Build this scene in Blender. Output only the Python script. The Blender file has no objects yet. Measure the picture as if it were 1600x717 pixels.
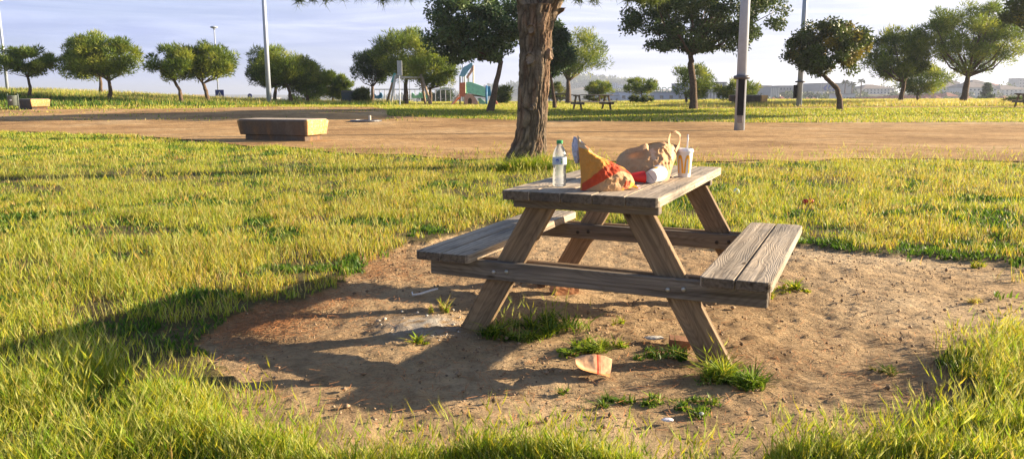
import bpy, bmesh, math, random
import numpy as np
from mathutils import Vector, Matrix
random.seed(7)
rng = np.random.default_rng(11)
SC = bpy.context.scene
COL = SC.collection

# ------------------------------------------------------------------ camera
F, PITCH, ROLL, HC = 1223.33, math.radians(9.84), math.radians(0.13), 1.197
cam_d = bpy.data.cameras.new('camera'); cam = bpy.data.objects.new('camera', cam_d); COL.objects.link(cam)
cam_d.sensor_width = 36; cam_d.sensor_fit = 'HORIZONTAL'; cam_d.lens = F/1600*36
cam_d.clip_start = 0.05; cam_d.clip_end = 20000
cp, sp = math.cos(PITCH), math.sin(PITCH)
ex = Vector((1,0,0)); eu = Vector((0,sp,cp)); ef = Vector((0,cp,-sp))
Rv = ex*math.cos(ROLL) - eu*math.sin(ROLL); Uv = ex*math.sin(ROLL) + eu*math.cos(ROLL)
M = Matrix((( Rv.x,Uv.x,-ef.x,0),(Rv.y,Uv.y,-ef.y,0),(Rv.z,Uv.z,-ef.z,HC),(0,0,0,1)))
cam.matrix_world = M
SC.camera = cam
SC.render.resolution_x, SC.render.resolution_y = 1024, 458

# ------------------------------------------------------------------ sky, sun, exposure
SUN_AZ, SUN_EL = math.radians(12), math.radians(15.5)      # azimuth measured from +X towards +Y
w = bpy.data.worlds.new('World'); SC.world = w; w.use_nodes = True
nt = w.node_tree; nt.nodes.clear()
N = nt.nodes.new; Lk = nt.links.new
sky = N('ShaderNodeTexSky'); sky.sky_type = 'NISHITA'; sky.sun_disc = False
sky.sun_elevation = SUN_EL; sky.sun_rotation = math.pi/2 - SUN_AZ
sky.altitude = 50; sky.air_density = 1.0; sky.dust_density = 1.2; sky.ozone_density = 3.0
tc = N('ShaderNodeTexCoord'); mp = N('ShaderNodeMapping'); mp.inputs['Scale'].default_value = (1.5, 1.5, 15.0)
nz = N('ShaderNodeTexNoise'); nz.inputs['Scale'].default_value = 2.2; nz.inputs['Detail'].default_value = 7; nz.inputs['Roughness'].default_value = .58
nz.inputs['Distortion'].default_value = .6
rp = N('ShaderNodeValToRGB'); rp.color_ramp.elements[0].position = .42; rp.color_ramp.elements[1].position = .62
rp.color_ramp.elements[0].color = (.80,.80,.80,1); rp.color_ramp.elements[1].color = (1,1,1,1)
mixc = N('ShaderNodeMix'); mixc.data_type = 'RGBA'
sep = N('ShaderNodeSeparateXYZ')
cl = N('ShaderNodeValToRGB'); cl.color_ramp.elements[0].position = .30; cl.color_ramp.elements[1].position = .80
cl.color_ramp.elements[0].color = (3.3,3.85,6.0,1); cl.color_ramp.elements[1].color = (5.3,5.4,6.2,1)
ma = N('ShaderNodeMath'); ma.operation = 'MULTIPLY_ADD'; ma.inputs[1].default_value = .5; ma.inputs[2].default_value = .5
bg = N('ShaderNodeBackground'); bg.inputs['Strength'].default_value = 0.05
out = N('ShaderNodeOutputWorld')
Lk(tc.outputs['Generated'], mp.inputs['Vector']); Lk(mp.outputs[0], nz.inputs['Vector']); Lk(nz.outputs['Fac'], rp.inputs['Fac'])
Lk(tc.outputs['Generated'], sep.inputs[0]); Lk(sep.outputs['X'], ma.inputs[0]); Lk(ma.outputs[0], cl.inputs['Fac'])
Lk(sky.outputs[0], mixc.inputs[6]); 
st = N('ShaderNodeMapping'); st.inputs['Scale'].default_value = (2.0, 2.0, 26.0); st.inputs['Rotation'].default_value = (0, .05, .3)
sn = N('ShaderNodeTexNoise'); sn.inputs['Scale'].default_value = 1.9; sn.inputs['Detail'].default_value = 8; sn.inputs['Roughness'].default_value = .6; sn.inputs['Distortion'].default_value = .9
sr = N('ShaderNodeValToRGB'); sr.color_ramp.elements[0].position = .40; sr.color_ramp.elements[1].position = .66
sr.color_ramp.elements[0].color = (.95,.96,1.0,1); sr.color_ramp.elements[1].color = (1.38,1.32,1.2,1)
sm_ = N('ShaderNodeMix'); sm_.data_type = 'RGBA'; sm_.blend_type = 'MULTIPLY'; sm_.inputs[0].default_value = 1
Lk(tc.outputs['Generated'], st.inputs['Vector']); Lk(st.outputs[0], sn.inputs['Vector']); Lk(sn.outputs['Fac'], sr.inputs['Fac'])
Lk(cl.outputs[0], sm_.inputs[6]); Lk(sr.outputs[0], sm_.inputs[7]); Lk(sm_.outputs[2], mixc.inputs[7]); 
fz = N('ShaderNodeMapRange'); fz.inputs['From Min'].default_value = .10; fz.inputs['From Max'].default_value = .32; fz.inputs['To Min'].default_value = 1; fz.inputs['To Max'].default_value = .16
fm = N('ShaderNodeMath'); fm.operation = 'MULTIPLY'
Lk(sep.outputs['Z'], fz.inputs['Value']); Lk(fz.outputs[0], fm.inputs[0]); Lk(rp.outputs[0], fm.inputs[1]); Lk(fm.outputs[0], mixc.inputs[0])
Lk(mixc.outputs[2], bg.inputs['Color']); Lk(bg.outputs[0], out.inputs['Surface'])

sd = bpy.data.lights.new('sun', 'SUN'); so = bpy.data.objects.new('sun', sd); COL.objects.link(so)
sd.energy = 5.0; sd.angle = math.radians(.55); sd.color = (1.0, .80, .55)
SUNDIR = Vector((-math.cos(SUN_AZ)*math.cos(SUN_EL), -math.sin(SUN_AZ)*math.cos(SUN_EL), -math.sin(SUN_EL)))
so.rotation_euler = SUNDIR.to_track_quat('-Z','Y').to_euler(); so.location = (30,8,12)
SC.view_settings.view_transform = 'Standard'; SC.view_settings.look = 'None'
SC.view_settings.gamma = 1; SC.view_settings.exposure = 1.75
SC.render.engine = 'CYCLES'
SC.cycles.max_bounces = 8; SC.cycles.transparent_max_bounces = 16

# ------------------------------------------------------------------ numeric helpers
def ss(a, b, x):
    t = np.clip((np.asarray(x, float)-a)/(b-a), 0, 1); return t*t*(3-2*t)
def _h(i, j, k, s):
    n = (i*374761393 + j*668265263 + k*2147483647 + s*974634777) & 0xffffffff
    n = ((n ^ (n >> 13))*1274126177) & 0xffffffff
    return ((n ^ (n >> 16)) & 0xffff)/65535.0
def vn(x, y, z=0.0, s=0):
    x, y, z = np.broadcast_arrays(np.asarray(x, float), np.asarray(y, float), np.asarray(z, float))
    i, j, k = np.floor(x).astype(np.int64), np.floor(y).astype(np.int64), np.floor(z).astype(np.int64)
    fx, fy, fz = x-i, y-j, z-k
    fx = fx*fx*(3-2*fx); fy = fy*fy*(3-2*fy); fz = fz*fz*(3-2*fz)
    r = 0
    for a in (0,1):
        for b in (0,1):
            for c in (0,1):
                r = r + _h(i+a, j+b, k+c, s)*(fx if a else 1-fx)*(fy if b else 1-fy)*(fz if c else 1-fz)
    return r
def fbm(x, y, z=0.0, s=0, o=4):
    r, a, t = 0, .5, 0
    for q in range(o):
        r = r + a*vn(x*2**q, y*2**q, np.asarray(z)*2**q, s+q); t += a; a *= .5
    return r/t

def hgt(x, y):
    x = np.asarray(x, float); y = np.asarray(y, float)
    r = .4*ss(26, 40, y)
    amp = np.interp(x, [-70,-37,-28,-23,-18,-12], [1.5,1.0,.58,.26,.10,0])
    r = r + amp*ss(43, 55, y)
    r = r + .16*ss(42.5, 46, y)*ss(8, 20, x)
    r = r - (12.6+amp)*ss(74, 170, y)
    r = r + ss(20,140,x)*(13*ss(160, 520, y)) - 0*x
    r = r + 27*np.exp(-((x-90)/190)**2 - ((y-1650)/300)**2)
    r = r + 10*np.exp(-((x+1150)/330)**2 - ((y-3000)/500)**2)*(1+.25*np.sin(x/60)) + 7*np.exp(-((x+800)/200)**2-((y-3000)/400)**2)
    return r
def micro(x, y):
    f = 1-ss(9, 15, y)
    g = .05*(fbm(x*.9, y*.9, 0, 3)-.5) + .022*(fbm(x*5, y*5, 0, 9)-.5) + .010*(fbm(x*22, y*22, 0, 19, 3)-.5)
    return g*f
def raydir(px, py):
    v = Rv*((px-800)/F) + Uv*((358.5-py)/F) + ef
    return v
def at(px, py, D):                     # point on the ray at world y = D
    v = raydir(px, py); t = D/v.y
    return Vector((v.x*t, D, HC+v.z*t))
def gp(px, py):                        # ground point under a pixel of the survey photograph
    v = raydir(px, py); lo = 1.0
    t = np.geomspace(1.2, 300, 6000)
    h = HC+v.z*t - hgt(v.x*t, v.y*t)
    i = np.argmax(h < 0) if (h < 0).any() else len(t)-1
    return Vector((v.x*t[i], v.y*t[i], float(hgt(v.x*t[i], v.y*t[i]))))
def zplane(px, py, z):
    v = raydir(px, py); t = (z-HC)/v.z
    return Vector((v.x*t, v.y*t, z))
def inpoly(x, y, P):
    r = np.zeros(x.shape, bool); n = len(P)
    for i in range(n):
        x1, y1 = P[i]; x2, y2 = P[(i+1) % n]
        if y1 == y2: continue
        c = ((y1 > y) != (y2 > y)) & (x < (x2-x1)*(y-y1)/(y2-y1)+x1)
        r ^= c
    return r

# ------------------------------------------------------------------ object helpers
def tag(o, label=None, cat=None, group=None, kind=None):
    if label: o['label'] = label
    if cat: o['category'] = cat
    if group: o['group'] = group
    if kind: o['kind'] = kind
    return o
def empty(name, loc, label, cat, group=None, rz=0):
    o = bpy.data.objects.new(name, None); COL.objects.link(o)
    o.location = loc; o.rotation_euler = (0,0,rz); o.empty_display_size = .2
    return tag(o, label, cat, group)
def copy_tree(o, parent=None):
    c = o.copy(); COL.objects.link(c); c.parent = parent
    for ch in [q for q in COL.objects if q.parent == o]: copy_tree(ch, c)
    return c
def link(name, me, mat, parent=None, smooth=False):
    o = bpy.data.objects.new(name, me); COL.objects.link(o)
    if mat: me.materials.append(mat)
    if smooth: me.polygons.foreach_set('use_smooth', [True]*len(me.polygons))
    if parent: o.parent = parent
    return o
def soup(name, V, Fc, mat, parent=None, col=None, smooth=False, vec=None, k=None):
    V = np.asarray(V, np.float32); Fc = np.asarray(Fc, np.int32); k = Fc.shape[1]
    me = bpy.data.meshes.new(name)
    me.vertices.add(len(V)); me.vertices.foreach_set('co', V.ravel())
    me.loops.add(Fc.size); me.loops.foreach_set('vertex_index', Fc.ravel())
    me.polygons.add(len(Fc)); me.polygons.foreach_set('loop_start', np.arange(0, Fc.size, k, dtype=np.int32))
    me.update(calc_edges=True)
    if col is not None:
        a = me.color_attributes.new('Col', 'FLOAT_COLOR', 'POINT')
        c = np.ones((len(V),4), np.float32); c[:,:3] = col; a.data.foreach_set('color', c.ravel())
    if vec is not None:
        a = me.attributes.new('gr', 'FLOAT_VECTOR', 'POINT'); a.data.foreach_set('vector', np.asarray(vec, np.float32).ravel())
    return link(name, me, mat, parent, smooth)
class MB:                               # collects polygons of one part
    def __init__(s): s.v=[]; s.f=[]; s.g=[]; s.sm=False
    def add(s, vs, fs, gs=None):
        b = len(s.v); s.v += [tuple(q) for q in vs]; s.f += [[b+i for i in q] for q in fs]
        s.g += [tuple(q) for q in (gs if gs is not None else vs)]
    def box(s, c, sz, R=None, g=None):
        R = R or Matrix.Identity(3); c = Vector(c)
        vs = [c + R@Vector((sz[0]*a/2, sz[1]*b/2, sz[2]*d/2)) for a in (-1,1) for b in (-1,1) for d in (-1,1)]
        s.add(vs, [(0,1,3,2),(4,6,7,5),(0,4,5,1),(2,3,7,6),(0,2,6,4),(1,5,7,3)])
    def tube(s, pts, rad, n=8, cap=True):
        pts = [Vector(p) for p in pts]; m = len(pts)
        if not hasattr(rad, '__len__'): rad = [rad]*m
        up = Vector((0,0,1)); prev = None; vs = []; fs = []
        for i,p in enumerate(pts):
            t = (pts[min(i+1,m-1)]-pts[max(i-1,0)]).normalized()
            if prev is None:
                a = t.orthogonal().normalized() if abs(t.z) > .9 else t.cross(up).normalized()
            else: a = (prev - t*prev.dot(t)).normalized()
            prev = a; b = t.cross(a)
            for k in range(n):
                th = 2*math.pi*k/n; vs.append(p + (a*math.cos(th)+b*math.sin(th))*rad[i])
        for i in range(m-1):
            for k in range(n):
                fs.append((i*n+k, i*n+(k+1)%n, (i+1)*n+(k+1)%n, (i+1)*n+k))
        if cap: fs.append(tuple(range(n-1,-1,-1))); fs.append(tuple((m-1)*n+k for k in range(n)))
        s.add(vs, fs)
    def lathe(s, prof, c=(0,0,0), n=32, R=None, cap=(True,True)):
        R = R or Matrix.Identity(3); c = Vector(c); vs=[]; fs=[]; m=len(prof)
        for r,z in prof:
            for k in range(n):
                th=2*math.pi*k/n; vs.append(c+R@Vector((r*math.cos(th), r*math.sin(th), z)))
        for i in range(m-1):
            for k in range(n): fs.append((i*n+k,i*n+(k+1)%n,(i+1)*n+(k+1)%n,(i+1)*n+k))
        if cap[0]: fs.append(tuple(range(n-1,-1,-1)))
        if cap[1]: fs.append(tuple((m-1)*n+k for k in range(n)))
        s.add(vs, fs)
    def prism(s, pts, c, ax, ay, az, th):   # outline pts (2D) in plane ax, ay extruded th along az
        c=Vector(c); ax=Vector(ax); ay=Vector(ay); az=Vector(az); n=len(pts)
        vs=[c+ax*p[0]+ay*p[1]-az*th/2 for p in pts]+[c+ax*p[0]+ay*p[1]+az*th/2 for p in pts]
        fs=[tuple(range(n-1,-1,-1)), tuple(range(n,2*n))]+[(i,(i+1)%n,n+(i+1)%n,n+i) for i in range(n)]
        s.add(vs,fs)
    def build(s, name, mat, parent=None, smooth=False, bevel=0, grain=False, seg=1):
        me = bpy.data.meshes.new(name); me.from_pydata([list(q) for q in s.v], [], s.f); me.update()
        if grain:
            a = me.attributes.new('gr','FLOAT_VECTOR','POINT'); a.data.foreach_set('vector', np.asarray(s.g, np.float32).ravel())
        bm = bmesh.new(); bm.from_mesh(me)
        bmesh.ops.recalc_face_normals(bm, faces=bm.faces)
        if bevel:
            ed = [e for e in bm.edges if len(e.link_faces)==2 and e.calc_face_angle(0) > .5]
            bmesh.ops.bevel(bm, geom=ed, offset=bevel, segments=seg, profile=.6, affect='EDGES')
        bm.to_mesh(me); bm.free()
        return link(name, me, mat, parent, smooth)

# ------------------------------------------------------------------ materials
def newmat(name):
    m = bpy.data.materials.new(name); m.use_nodes = True; t = m.node_tree
    b = t.nodes['Principled BSDF']; return m, t, b
def nd(t, ty, **kw):
    n = t.nodes.new(ty)
    for k,v in kw.items():
        if k in n.inputs: n.inputs[k].default_value = v
        else: setattr(n, k, v)
    return n
def ramp(t, fac, stops):
    r = t.nodes.new('ShaderNodeValToRGB'); e = r.color_ramp.elements
    while len(e) < len(stops): e.new(.5)
    for q,(p,c) in zip(e, stops): q.position = p; q.color = (*c,1) if len(c)==3 else c
    t.links.new(fac, r.inputs['Fac']); return r
def bump(t, b, h, strength, dist):
    n = t.nodes.new('ShaderNodeBump'); n.inputs['Strength'].default_value = strength; n.inputs['Distance'].default_value = dist
    t.links.new(h, n.inputs['Height']); t.links.new(n.outputs[0], b.inputs['Normal'])
def simple(name, c, rough=.7, metal=0, var=.18, scale=8, bmp=0, dist=.01):
    m,t,b = newmat(name)
    tcn = nd(t,'ShaderNodeTexCoord'); n = nd(t,'ShaderNodeTexNoise', Scale=scale, Detail=6.0, Roughness=.65)
    t.links.new(tcn.outputs['Object'], n.inputs['Vector'])
    r = ramp(t, n.outputs['Fac'], [(.3,[x*(1-var) for x in c]),(.7,[min(1,x*(1+var)) for x in c])])
    t.links.new(r.outputs[0], b.inputs['Base Color'])
    b.inputs['Roughness'].default_value = rough; b.inputs['Metallic'].default_value = metal
    if bmp: bump(t,b,n.outputs['Fac'],bmp,dist)
    return m
def foliage(name, transl=.35, rough=.55, spec=.25):
    m,t,b = newmat(name)
    a = nd(t,'ShaderNodeAttribute', attribute_name='Col')
    t.links.new(a.outputs['Color'], b.inputs['Base Color']); b.inputs['Roughness'].default_value = rough
    b.inputs['Specular IOR Level'].default_value = spec
    tr = nd(t,'ShaderNodeBsdfTranslucent'); mx = nd(t,'ShaderNodeMixShader', Fac=transl)
    hs = nd(t,'ShaderNodeHueSaturation', Hue=.488, Saturation=1.05, Value=1.3)
    t.links.new(a.outputs['Color'], hs.inputs['Color']); t.links.new(hs.outputs[0], tr.inputs['Color'])
    t.links.new(b.outputs[0], mx.inputs[1]); t.links.new(tr.outputs[0], mx.inputs[2])
    t.links.new(mx.outputs[0], t.nodes['Material Output'].inputs['Surface'])
    return m
def colmat(name, rough=.8, spec=.3, noise=.15, scale=60, bmp=.3, dist=.004, coord='Object'):
    m,t,b = newmat(name)
    a = nd(t,'ShaderNodeAttribute', attribute_name='Col')
    tcn = nd(t,'ShaderNodeTexCoord'); n = nd(t,'ShaderNodeTexNoise', Scale=scale, Detail=6.0, Roughness=.7)
    t.links.new(tcn.outputs[coord], n.inputs['Vector'])
    r = ramp(t, n.outputs['Fac'], [(.3,(1-noise,)*3),(.7,(1+noise,)*3)])
    mx = nd(t,'ShaderNodeMix'); mx.data_type='RGBA'; mx.blend_type='MULTIPLY'; mx.inputs[0].default_value=1
    t.links.new(a.outputs['Color'], mx.inputs[6]); t.links.new(r.outputs[0], mx.inputs[7]); t.links.new(mx.outputs[2], b.inputs['Base Color'])
    b.inputs['Roughness'].default_value=rough; b.inputs['Specular IOR Level'].default_value=spec
    bump(t,b,n.outputs['Fac'],bmp,dist); return m

def soil_material(name, c1, c2, c3, fine=1.0, bstr=.6):
    m,t,b = newmat(name); L = t.links.new
    tcn = nd(t,'ShaderNodeTexCoord')
    n1 = nd(t,'ShaderNodeTexNoise', Scale=.55*fine, Detail=8.0, Roughness=.6); L(tcn.outputs['Object'], n1.inputs['Vector'])
    n2 = nd(t,'ShaderNodeTexNoise', Scale=9.0*fine, Detail=10.0, Roughness=.72); L(tcn.outputs['Object'], n2.inputs['Vector'])
    n3 = nd(t,'ShaderNodeTexNoise', Scale=60.0*fine, Detail=6.0, Roughness=.75); L(tcn.outputs['Object'], n3.inputs['Vector'])
    vo = nd(t,'ShaderNodeTexVoronoi', Scale=34.0*fine); vo.feature='F1'; L(tcn.outputs['Object'], vo.inputs['Vector'])
    r1 = ramp(t, n1.outputs['Fac'], [(.34,c1),(.52,c2),(.68,c3)])
    r2 = ramp(t, n2.outputs['Fac'], [(.34,(.62,.60,.58)),(.5,(.96,.96,.96)),(.68,(1.22,1.20,1.16))])
    r3 = ramp(t, n3.outputs['Fac'], [(.32,(.60,.58,.56)),(.46,(1,1,1)),(.72,(1.15,1.15,1.15))])
    m1 = nd(t,'ShaderNodeMix'); m1.data_type='RGBA'; m1.blend_type='MULTIPLY'; m1.inputs[0].default_value=1
    m2 = nd(t,'ShaderNodeMix'); m2.data_type='RGBA'; m2.blend_type='MULTIPLY'; m2.inputs[0].default_value=1
    L(r1.outputs[0], m1.inputs[6]); L(r2.outputs[0], m1.inputs[7]); L(m1.outputs[2], m2.inputs[6]); L(r3.outputs[0], m2.inputs[7])
    L(m2.outputs[2], b.inputs['Base Color']); b.inputs['Roughness'].default_value=.95; b.inputs['Specular IOR Level'].default_value=.15
    ad = nd(t,'ShaderNodeMath'); ad.operation='MULTIPLY_ADD'; ad.inputs[1].default_value=.35
    L(n3.outputs['Fac'], ad.inputs[0]); L(n2.outputs['Fac'], ad.inputs[2])
    a2 = nd(t,'ShaderNodeMath'); a2.operation='MULTIPLY_ADD'; a2.inputs[1].default_value=-.18
    L(vo.outputs['Distance'], a2.inputs[0]); L(ad.outputs[0], a2.inputs[2])
    bump(t,b,a2.outputs[0],bstr,.05)
    return m,t,b,m2

def wood_material(name, light, mid, dark, endgrain=False):
    m,t,b = newmat(name); L = t.links.new
    a = nd(t,'ShaderNodeAttribute', attribute_name='gr')           # x across, y along the board, z through it
    mp1 = nd(t,'ShaderNodeMapping'); mp1.inputs['Scale'].default_value=(62,1.3,62); L(a.outputs['Vector'], mp1.inputs['Vector'])
    n1 = nd(t,'ShaderNodeTexNoise', Scale=1.0, Detail=7.0, Roughness=.6, Distortion=.3); L(mp1.outputs[0], n1.inputs['Vector'])
    # distorted growth rings
    mpw = nd(t,'ShaderNodeMapping'); mpw.inputs['Scale'].default_value=(5,.9,5); L(a.outputs['Vector'], mpw.inputs['Vector'])
    nw = nd(t,'ShaderNodeTexNoise', Scale=1.0, Detail=2.0); L(mpw.outputs[0], nw.inputs['Vector'])
    mw = nd(t,'ShaderNodeMath'); mw.operation='MULTIPLY'; mw.inputs[1].default_value=38.0; L(nw.outputs['Fac'], mw.inputs[0])
    fr = nd(t,'ShaderNodeMath'); fr.operation='PINGPONG'; fr.inputs[1].default_value=.5; L(mw.outputs[0], fr.inputs[0])
    # blotches
    mp2 = nd(t,'ShaderNodeMapping'); mp2.inputs['Scale'].default_value=(7,1.8,7); L(a.outputs['Vector'], mp2.inputs['Vector'])
    n2 = nd(t,'ShaderNodeTexNoise', Scale=1.0, Detail=6.0, Roughness=.6); L(mp2.outputs[0], n2.inputs['Vector'])
    # knots
    mp3 = nd(t,'ShaderNodeMapping'); mp3.inputs['Scale'].default_value=(9,3.6,9); L(a.outputs['Vector'], mp3.inputs['Vector'])
    vo = nd(t,'ShaderNodeTexVoronoi', Scale=1.0); L(mp3.outputs[0], vo.inputs['Vector'])
    kn = ramp(t, vo.outputs['Distance'], [(.06,(.22,.18,.15)),(.13,(1,1,1))])
    r1 = ramp(t, n1.outputs['Fac'], [(.30,dark),(.5,mid),(.72,light)])
    r2 = ramp(t, n2.outputs['Fac'], [(.32,(.60,.62,.66)),(.5,(.95,.94,.93)),(.7,(1.2,1.14,1.05))])
    r3 = ramp(t, fr.outputs[0], [(.0,(.62,.60,.58)),(.28,(1,1,1)),(.5,(1.08,1.06,1.04))])
    def mul(x,y,f=1):
        q = nd(t,'ShaderNodeMix'); q.data_type='RGBA'; q.blend_type='MULTIPLY'; q.inputs[0].default_value=f
        L(x,q.inputs[6]); L(y,q.inputs[7]); return q.outputs[2]
    c = mul(mul(mul(r1.outputs[0], r2.outputs[0]), r3.outputs[0], .5), kn.outputs[0], .9)
    if endgrain:      # sawn board ends, darker than the faces
        tcn=nd(t,'ShaderNodeTexCoord'); se=nd(t,'ShaderNodeSeparateXYZ'); L(tcn.outputs['Normal'],se.inputs[0]); ab=nd(t,'ShaderNodeMath'); ab.operation='ABSOLUTE'; L(se.outputs['Y'],ab.inputs[0])
        re=ramp(t,ab.outputs[0],[(.55,(1,1,1)),(.8,(.36,.33,.31))]); c=mul(c,re.outputs[0])
    L(c, b.inputs['Base Color']); b.inputs['Roughness'].default_value=.85; b.inputs['Specular IOR Level'].default_value=.25
    s = nd(t,'ShaderNodeMath'); s.operation='MULTIPLY_ADD'; s.inputs[1].default_value=.5; L(fr.outputs[0], s.inputs[0]); L(n1.outputs['Fac'], s.inputs[2])
    bump(t,b,s.outputs[0],.55,.006)
    return m

M_soil,_t,_b,_m = soil_material('soil', (.20,.125,.075), (.30,.195,.12), (.42,.30,.205))
M_path,_pt,_pb,_pm = soil_material('path_soil', (.33,.20,.09), (.45,.285,.13), (.54,.38,.205), fine=.5, bstr=.5)
_tc=nd(_pt,'ShaderNodeTexCoord'); _mp=nd(_pt,'ShaderNodeMapping'); _mp.inputs['Scale'].default_value=(.35,.7,1); _pt.links.new(_tc.outputs['Object'],_mp.inputs['Vector'])
_n=nd(_pt,'ShaderNodeTexNoise',Scale=1.0,Detail=7.0,Roughness=.7,Distortion=1.6); _pt.links.new(_mp.outputs[0],_n.inputs['Vector']); _r=ramp(_pt,_n.outputs['Fac'],[(.36,(.66,.62,.58)),(.50,(.97,.97,.97)),(.66,(1.15,1.13,1.1))])
_q=nd(_pt,'ShaderNodeMix'); _q.data_type='RGBA'; _q.blend_type='MULTIPLY'; _q.inputs[0].default_value=1; _pt.links.new(_pm.outputs[2],_q.inputs[6]); _pt.links.new(_r.outputs[0],_q.inputs[7]); _pt.links.new(_q.outputs[2],_pb.inputs['Base Color'])
M_wood_grey = wood_material('weathered_wood', (.56,.49,.40), (.42,.36,.285), (.17,.14,.11), endgrain=True)
M_wood_rail = wood_material('rail_wood', (.26,.23,.195), (.18,.155,.13), (.09,.075,.06))
M_wood_brown = wood_material('brown_wood', (.36,.27,.175), (.25,.175,.11), (.12,.085,.055))
M_grass = foliage('grass', .42, .5, .3)
M_leaf = foliage('leaf', .25, .5, .3)
M_needle = foliage('pine_needle', .38, .5, .25)
M_bark = simple('bark', (.12,.082,.055), .95, 0, .45, 14, .9, .05)
M_galv = simple('galvanised_steel', (.36,.37,.39), .5, .55, .12, 14, .1, .002)
M_black = simple('black_plastic', (.006,.006,.007), .9)
M_white = simple('white_paint', (.72,.72,.72), .6, 0, .08)

# ------------------------------------------------------------------ zones on the ground
def gxy(L): return [tuple(gp(*q)[:2]) for q in L]
NEAR_EDGE = np.array(gxy([(-500,205),(-150,206),(0,207),(200,213),(380,230),(450,234),(560,241),(680,248),(790,252),(900,253),(1130,256),(1300,253),(1450,251),(1600,256),(1900,262)]))
FAR_EDGE = np.array(gxy([(-500,178),(-150,176),(0,173),(150,171),(250,171),(420,168),(575,168),(598,171),(607,182),(700,186),(800,189),(1100,192),(1350,195),(1600,196),(1950,198)]))
DIRT = gxy([(352,590),(330,540),(338,500),(400,478),(470,468),(495,448),(520,432),(545,418),(575,402),(620,388),(680,372),(760,352),(860,350),(960,356),(1080,372),(1180,384),(1300,392),(1400,398),(1500,405),(1640,412),(1750,470),(1640,520),(1560,520),(1500,545),(1470,575),(1480,640),(1430,690),(1330,735),(1240,760),(1100,745),(980,770),(880,765),(760,745),(700,760),(600,745),(520,765),(470,735),(420,680)])
def near_y(x): return np.interp(x, NEAR_EDGE[:,0], NEAR_EDGE[:,1])
def jit(x, y, s, a, sd=40): return x+(fbm(x*s,y*s,0,sd)-.5)*a, y+(fbm(x*s,y*s,0,sd+7)-.5)*a
def dirtmask(x, y):
    jx, jy = jit(x, y, 3.0, .55); jx, jy = jit(jx, jy, 14, .12, 60)
    return inpoly(jx, jy, DIRT)

xs = np.concatenate([-np.geomspace(11,5300,44)[::-1], np.arange(-10.9,-3.2,.1), np.arange(-3.2,3.2,.026), np.arange(3.2,11,.1), np.geomspace(11,5300,44)])
ys = np.concatenate([-np.geomspace(3,500,16)[::-1], np.arange(-2.8,1.8,.2), np.arange(1.8,7,.026), np.arange(7,16,.09), np.arange(16,76,.6), np.geomspace(76,7500,80)])
X, Y = np.meshgrid(xs, ys); Z = hgt(X, Y)+micro(X, Y)
rub = gp(668,508); cg = np.exp(-(((X-rub.x)/.20)**2+((Y-rub.y)/.17)**2)); Z = Z + .03*cg*(.5+fbm(X*14,Y*14,0,77))
dm = dirtmask(X, Y) & (Y < 9)
Z = Z + np.where(dm, -.012, .012*(Y < 16))
Z = Z + dm*(.012*(np.abs(fbm(X*4,Y*4,0,33)-.5)*-2) + .014*(fbm(X*26,Y*26,0,35,2)-.5) + .012*np.clip(fbm(X*18,Y*18,0,37,2)-.66,0,1)*4)
ny, nx = X.shape
idx = np.arange(nx*ny).reshape(ny,nx)
Fq = np.stack([idx[:-1,:-1],idx[:-1,1:],idx[1:,1:],idx[1:,:-1]],-1).reshape(-1,4)
gcol = np.zeros((ny,nx,3), np.float32)
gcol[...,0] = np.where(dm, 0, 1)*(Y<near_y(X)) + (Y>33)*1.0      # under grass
gcol[...,1] = ss(85, 140, Y)                                        # valley scrub
gcol[...,2] = cg*(fbm(X*20,Y*20,0,5)>.42)                           # grey rubble
m,t,b,mm = soil_material('ground_soil', (.34,.225,.125), (.50,.36,.21), (.62,.48,.31), bstr=1.0)
a = nd(t,'ShaderNodeAttribute', attribute_name='Col'); sp3 = nd(t,'ShaderNodeSeparateColor'); t.links.new(a.outputs['Color'], sp3.inputs[0])
prev = mm.outputs[2]
tcn = nd(t,'ShaderNodeTexCoord'); nv = nd(t,'ShaderNodeTexNoise', Scale=.02, Detail=8.0); t.links.new(tcn.outputs['Object'], nv.inputs['Vector'])
scr = ramp(t, nv.outputs['Fac'], [(.35,(.055,.075,.03)),(.5,(.12,.12,.06)),(.65,(.26,.19,.12))])
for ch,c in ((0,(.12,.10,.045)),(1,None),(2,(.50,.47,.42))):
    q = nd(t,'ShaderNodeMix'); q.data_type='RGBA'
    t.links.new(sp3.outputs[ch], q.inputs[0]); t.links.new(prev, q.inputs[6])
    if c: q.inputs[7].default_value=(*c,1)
    else: t.links.new(scr.outputs[0], q.inputs[7])
    prev = q.outputs[2]
t.links.new(prev, b.inputs['Base Color'])
g = soup('ground', np.stack([X,Y,Z],-1).reshape(-1,3), Fq, m, col=gcol.reshape(-1,3), smooth=True); tag(g, kind='structure')

def ground_z(x, y): return hgt(x,y)+micro(x,y)
# path: a strip between its two edges
us = np.linspace(0,1,60); px_ = np.linspace(-70,70,420)
ne = np.interp(px_, NEAR_EDGE[:,0], NEAR_EDGE[:,1]); fe = np.interp(px_, FAR_EDGE[:,0], FAR_EDGE[:,1])
ne = ne+(fbm(px_*1.2,0,0,4)-.5)*1.2; fe = fe+(fbm(px_*.8,5,0,4)-.5)*1.4
PX = np.repeat(px_[None],60,0); PY = ne[None]+(fe-ne)[None]*us[:,None]
PZ = hgt(PX,PY)+.03 + .02*(fbm(PX*.8,PY*.8,0,71)-.5)
idx = np.arange(60*420).reshape(60,420)
Fq = np.stack([idx[:-1,:-1],idx[:-1,1:],idx[1:,1:],idx[1:,:-1]],-1).reshape(-1,4)
tag(soup('path', np.stack([PX,PY,PZ],-1).reshape(-1,3), Fq, M_path, smooth=True), kind='structure')
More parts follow.
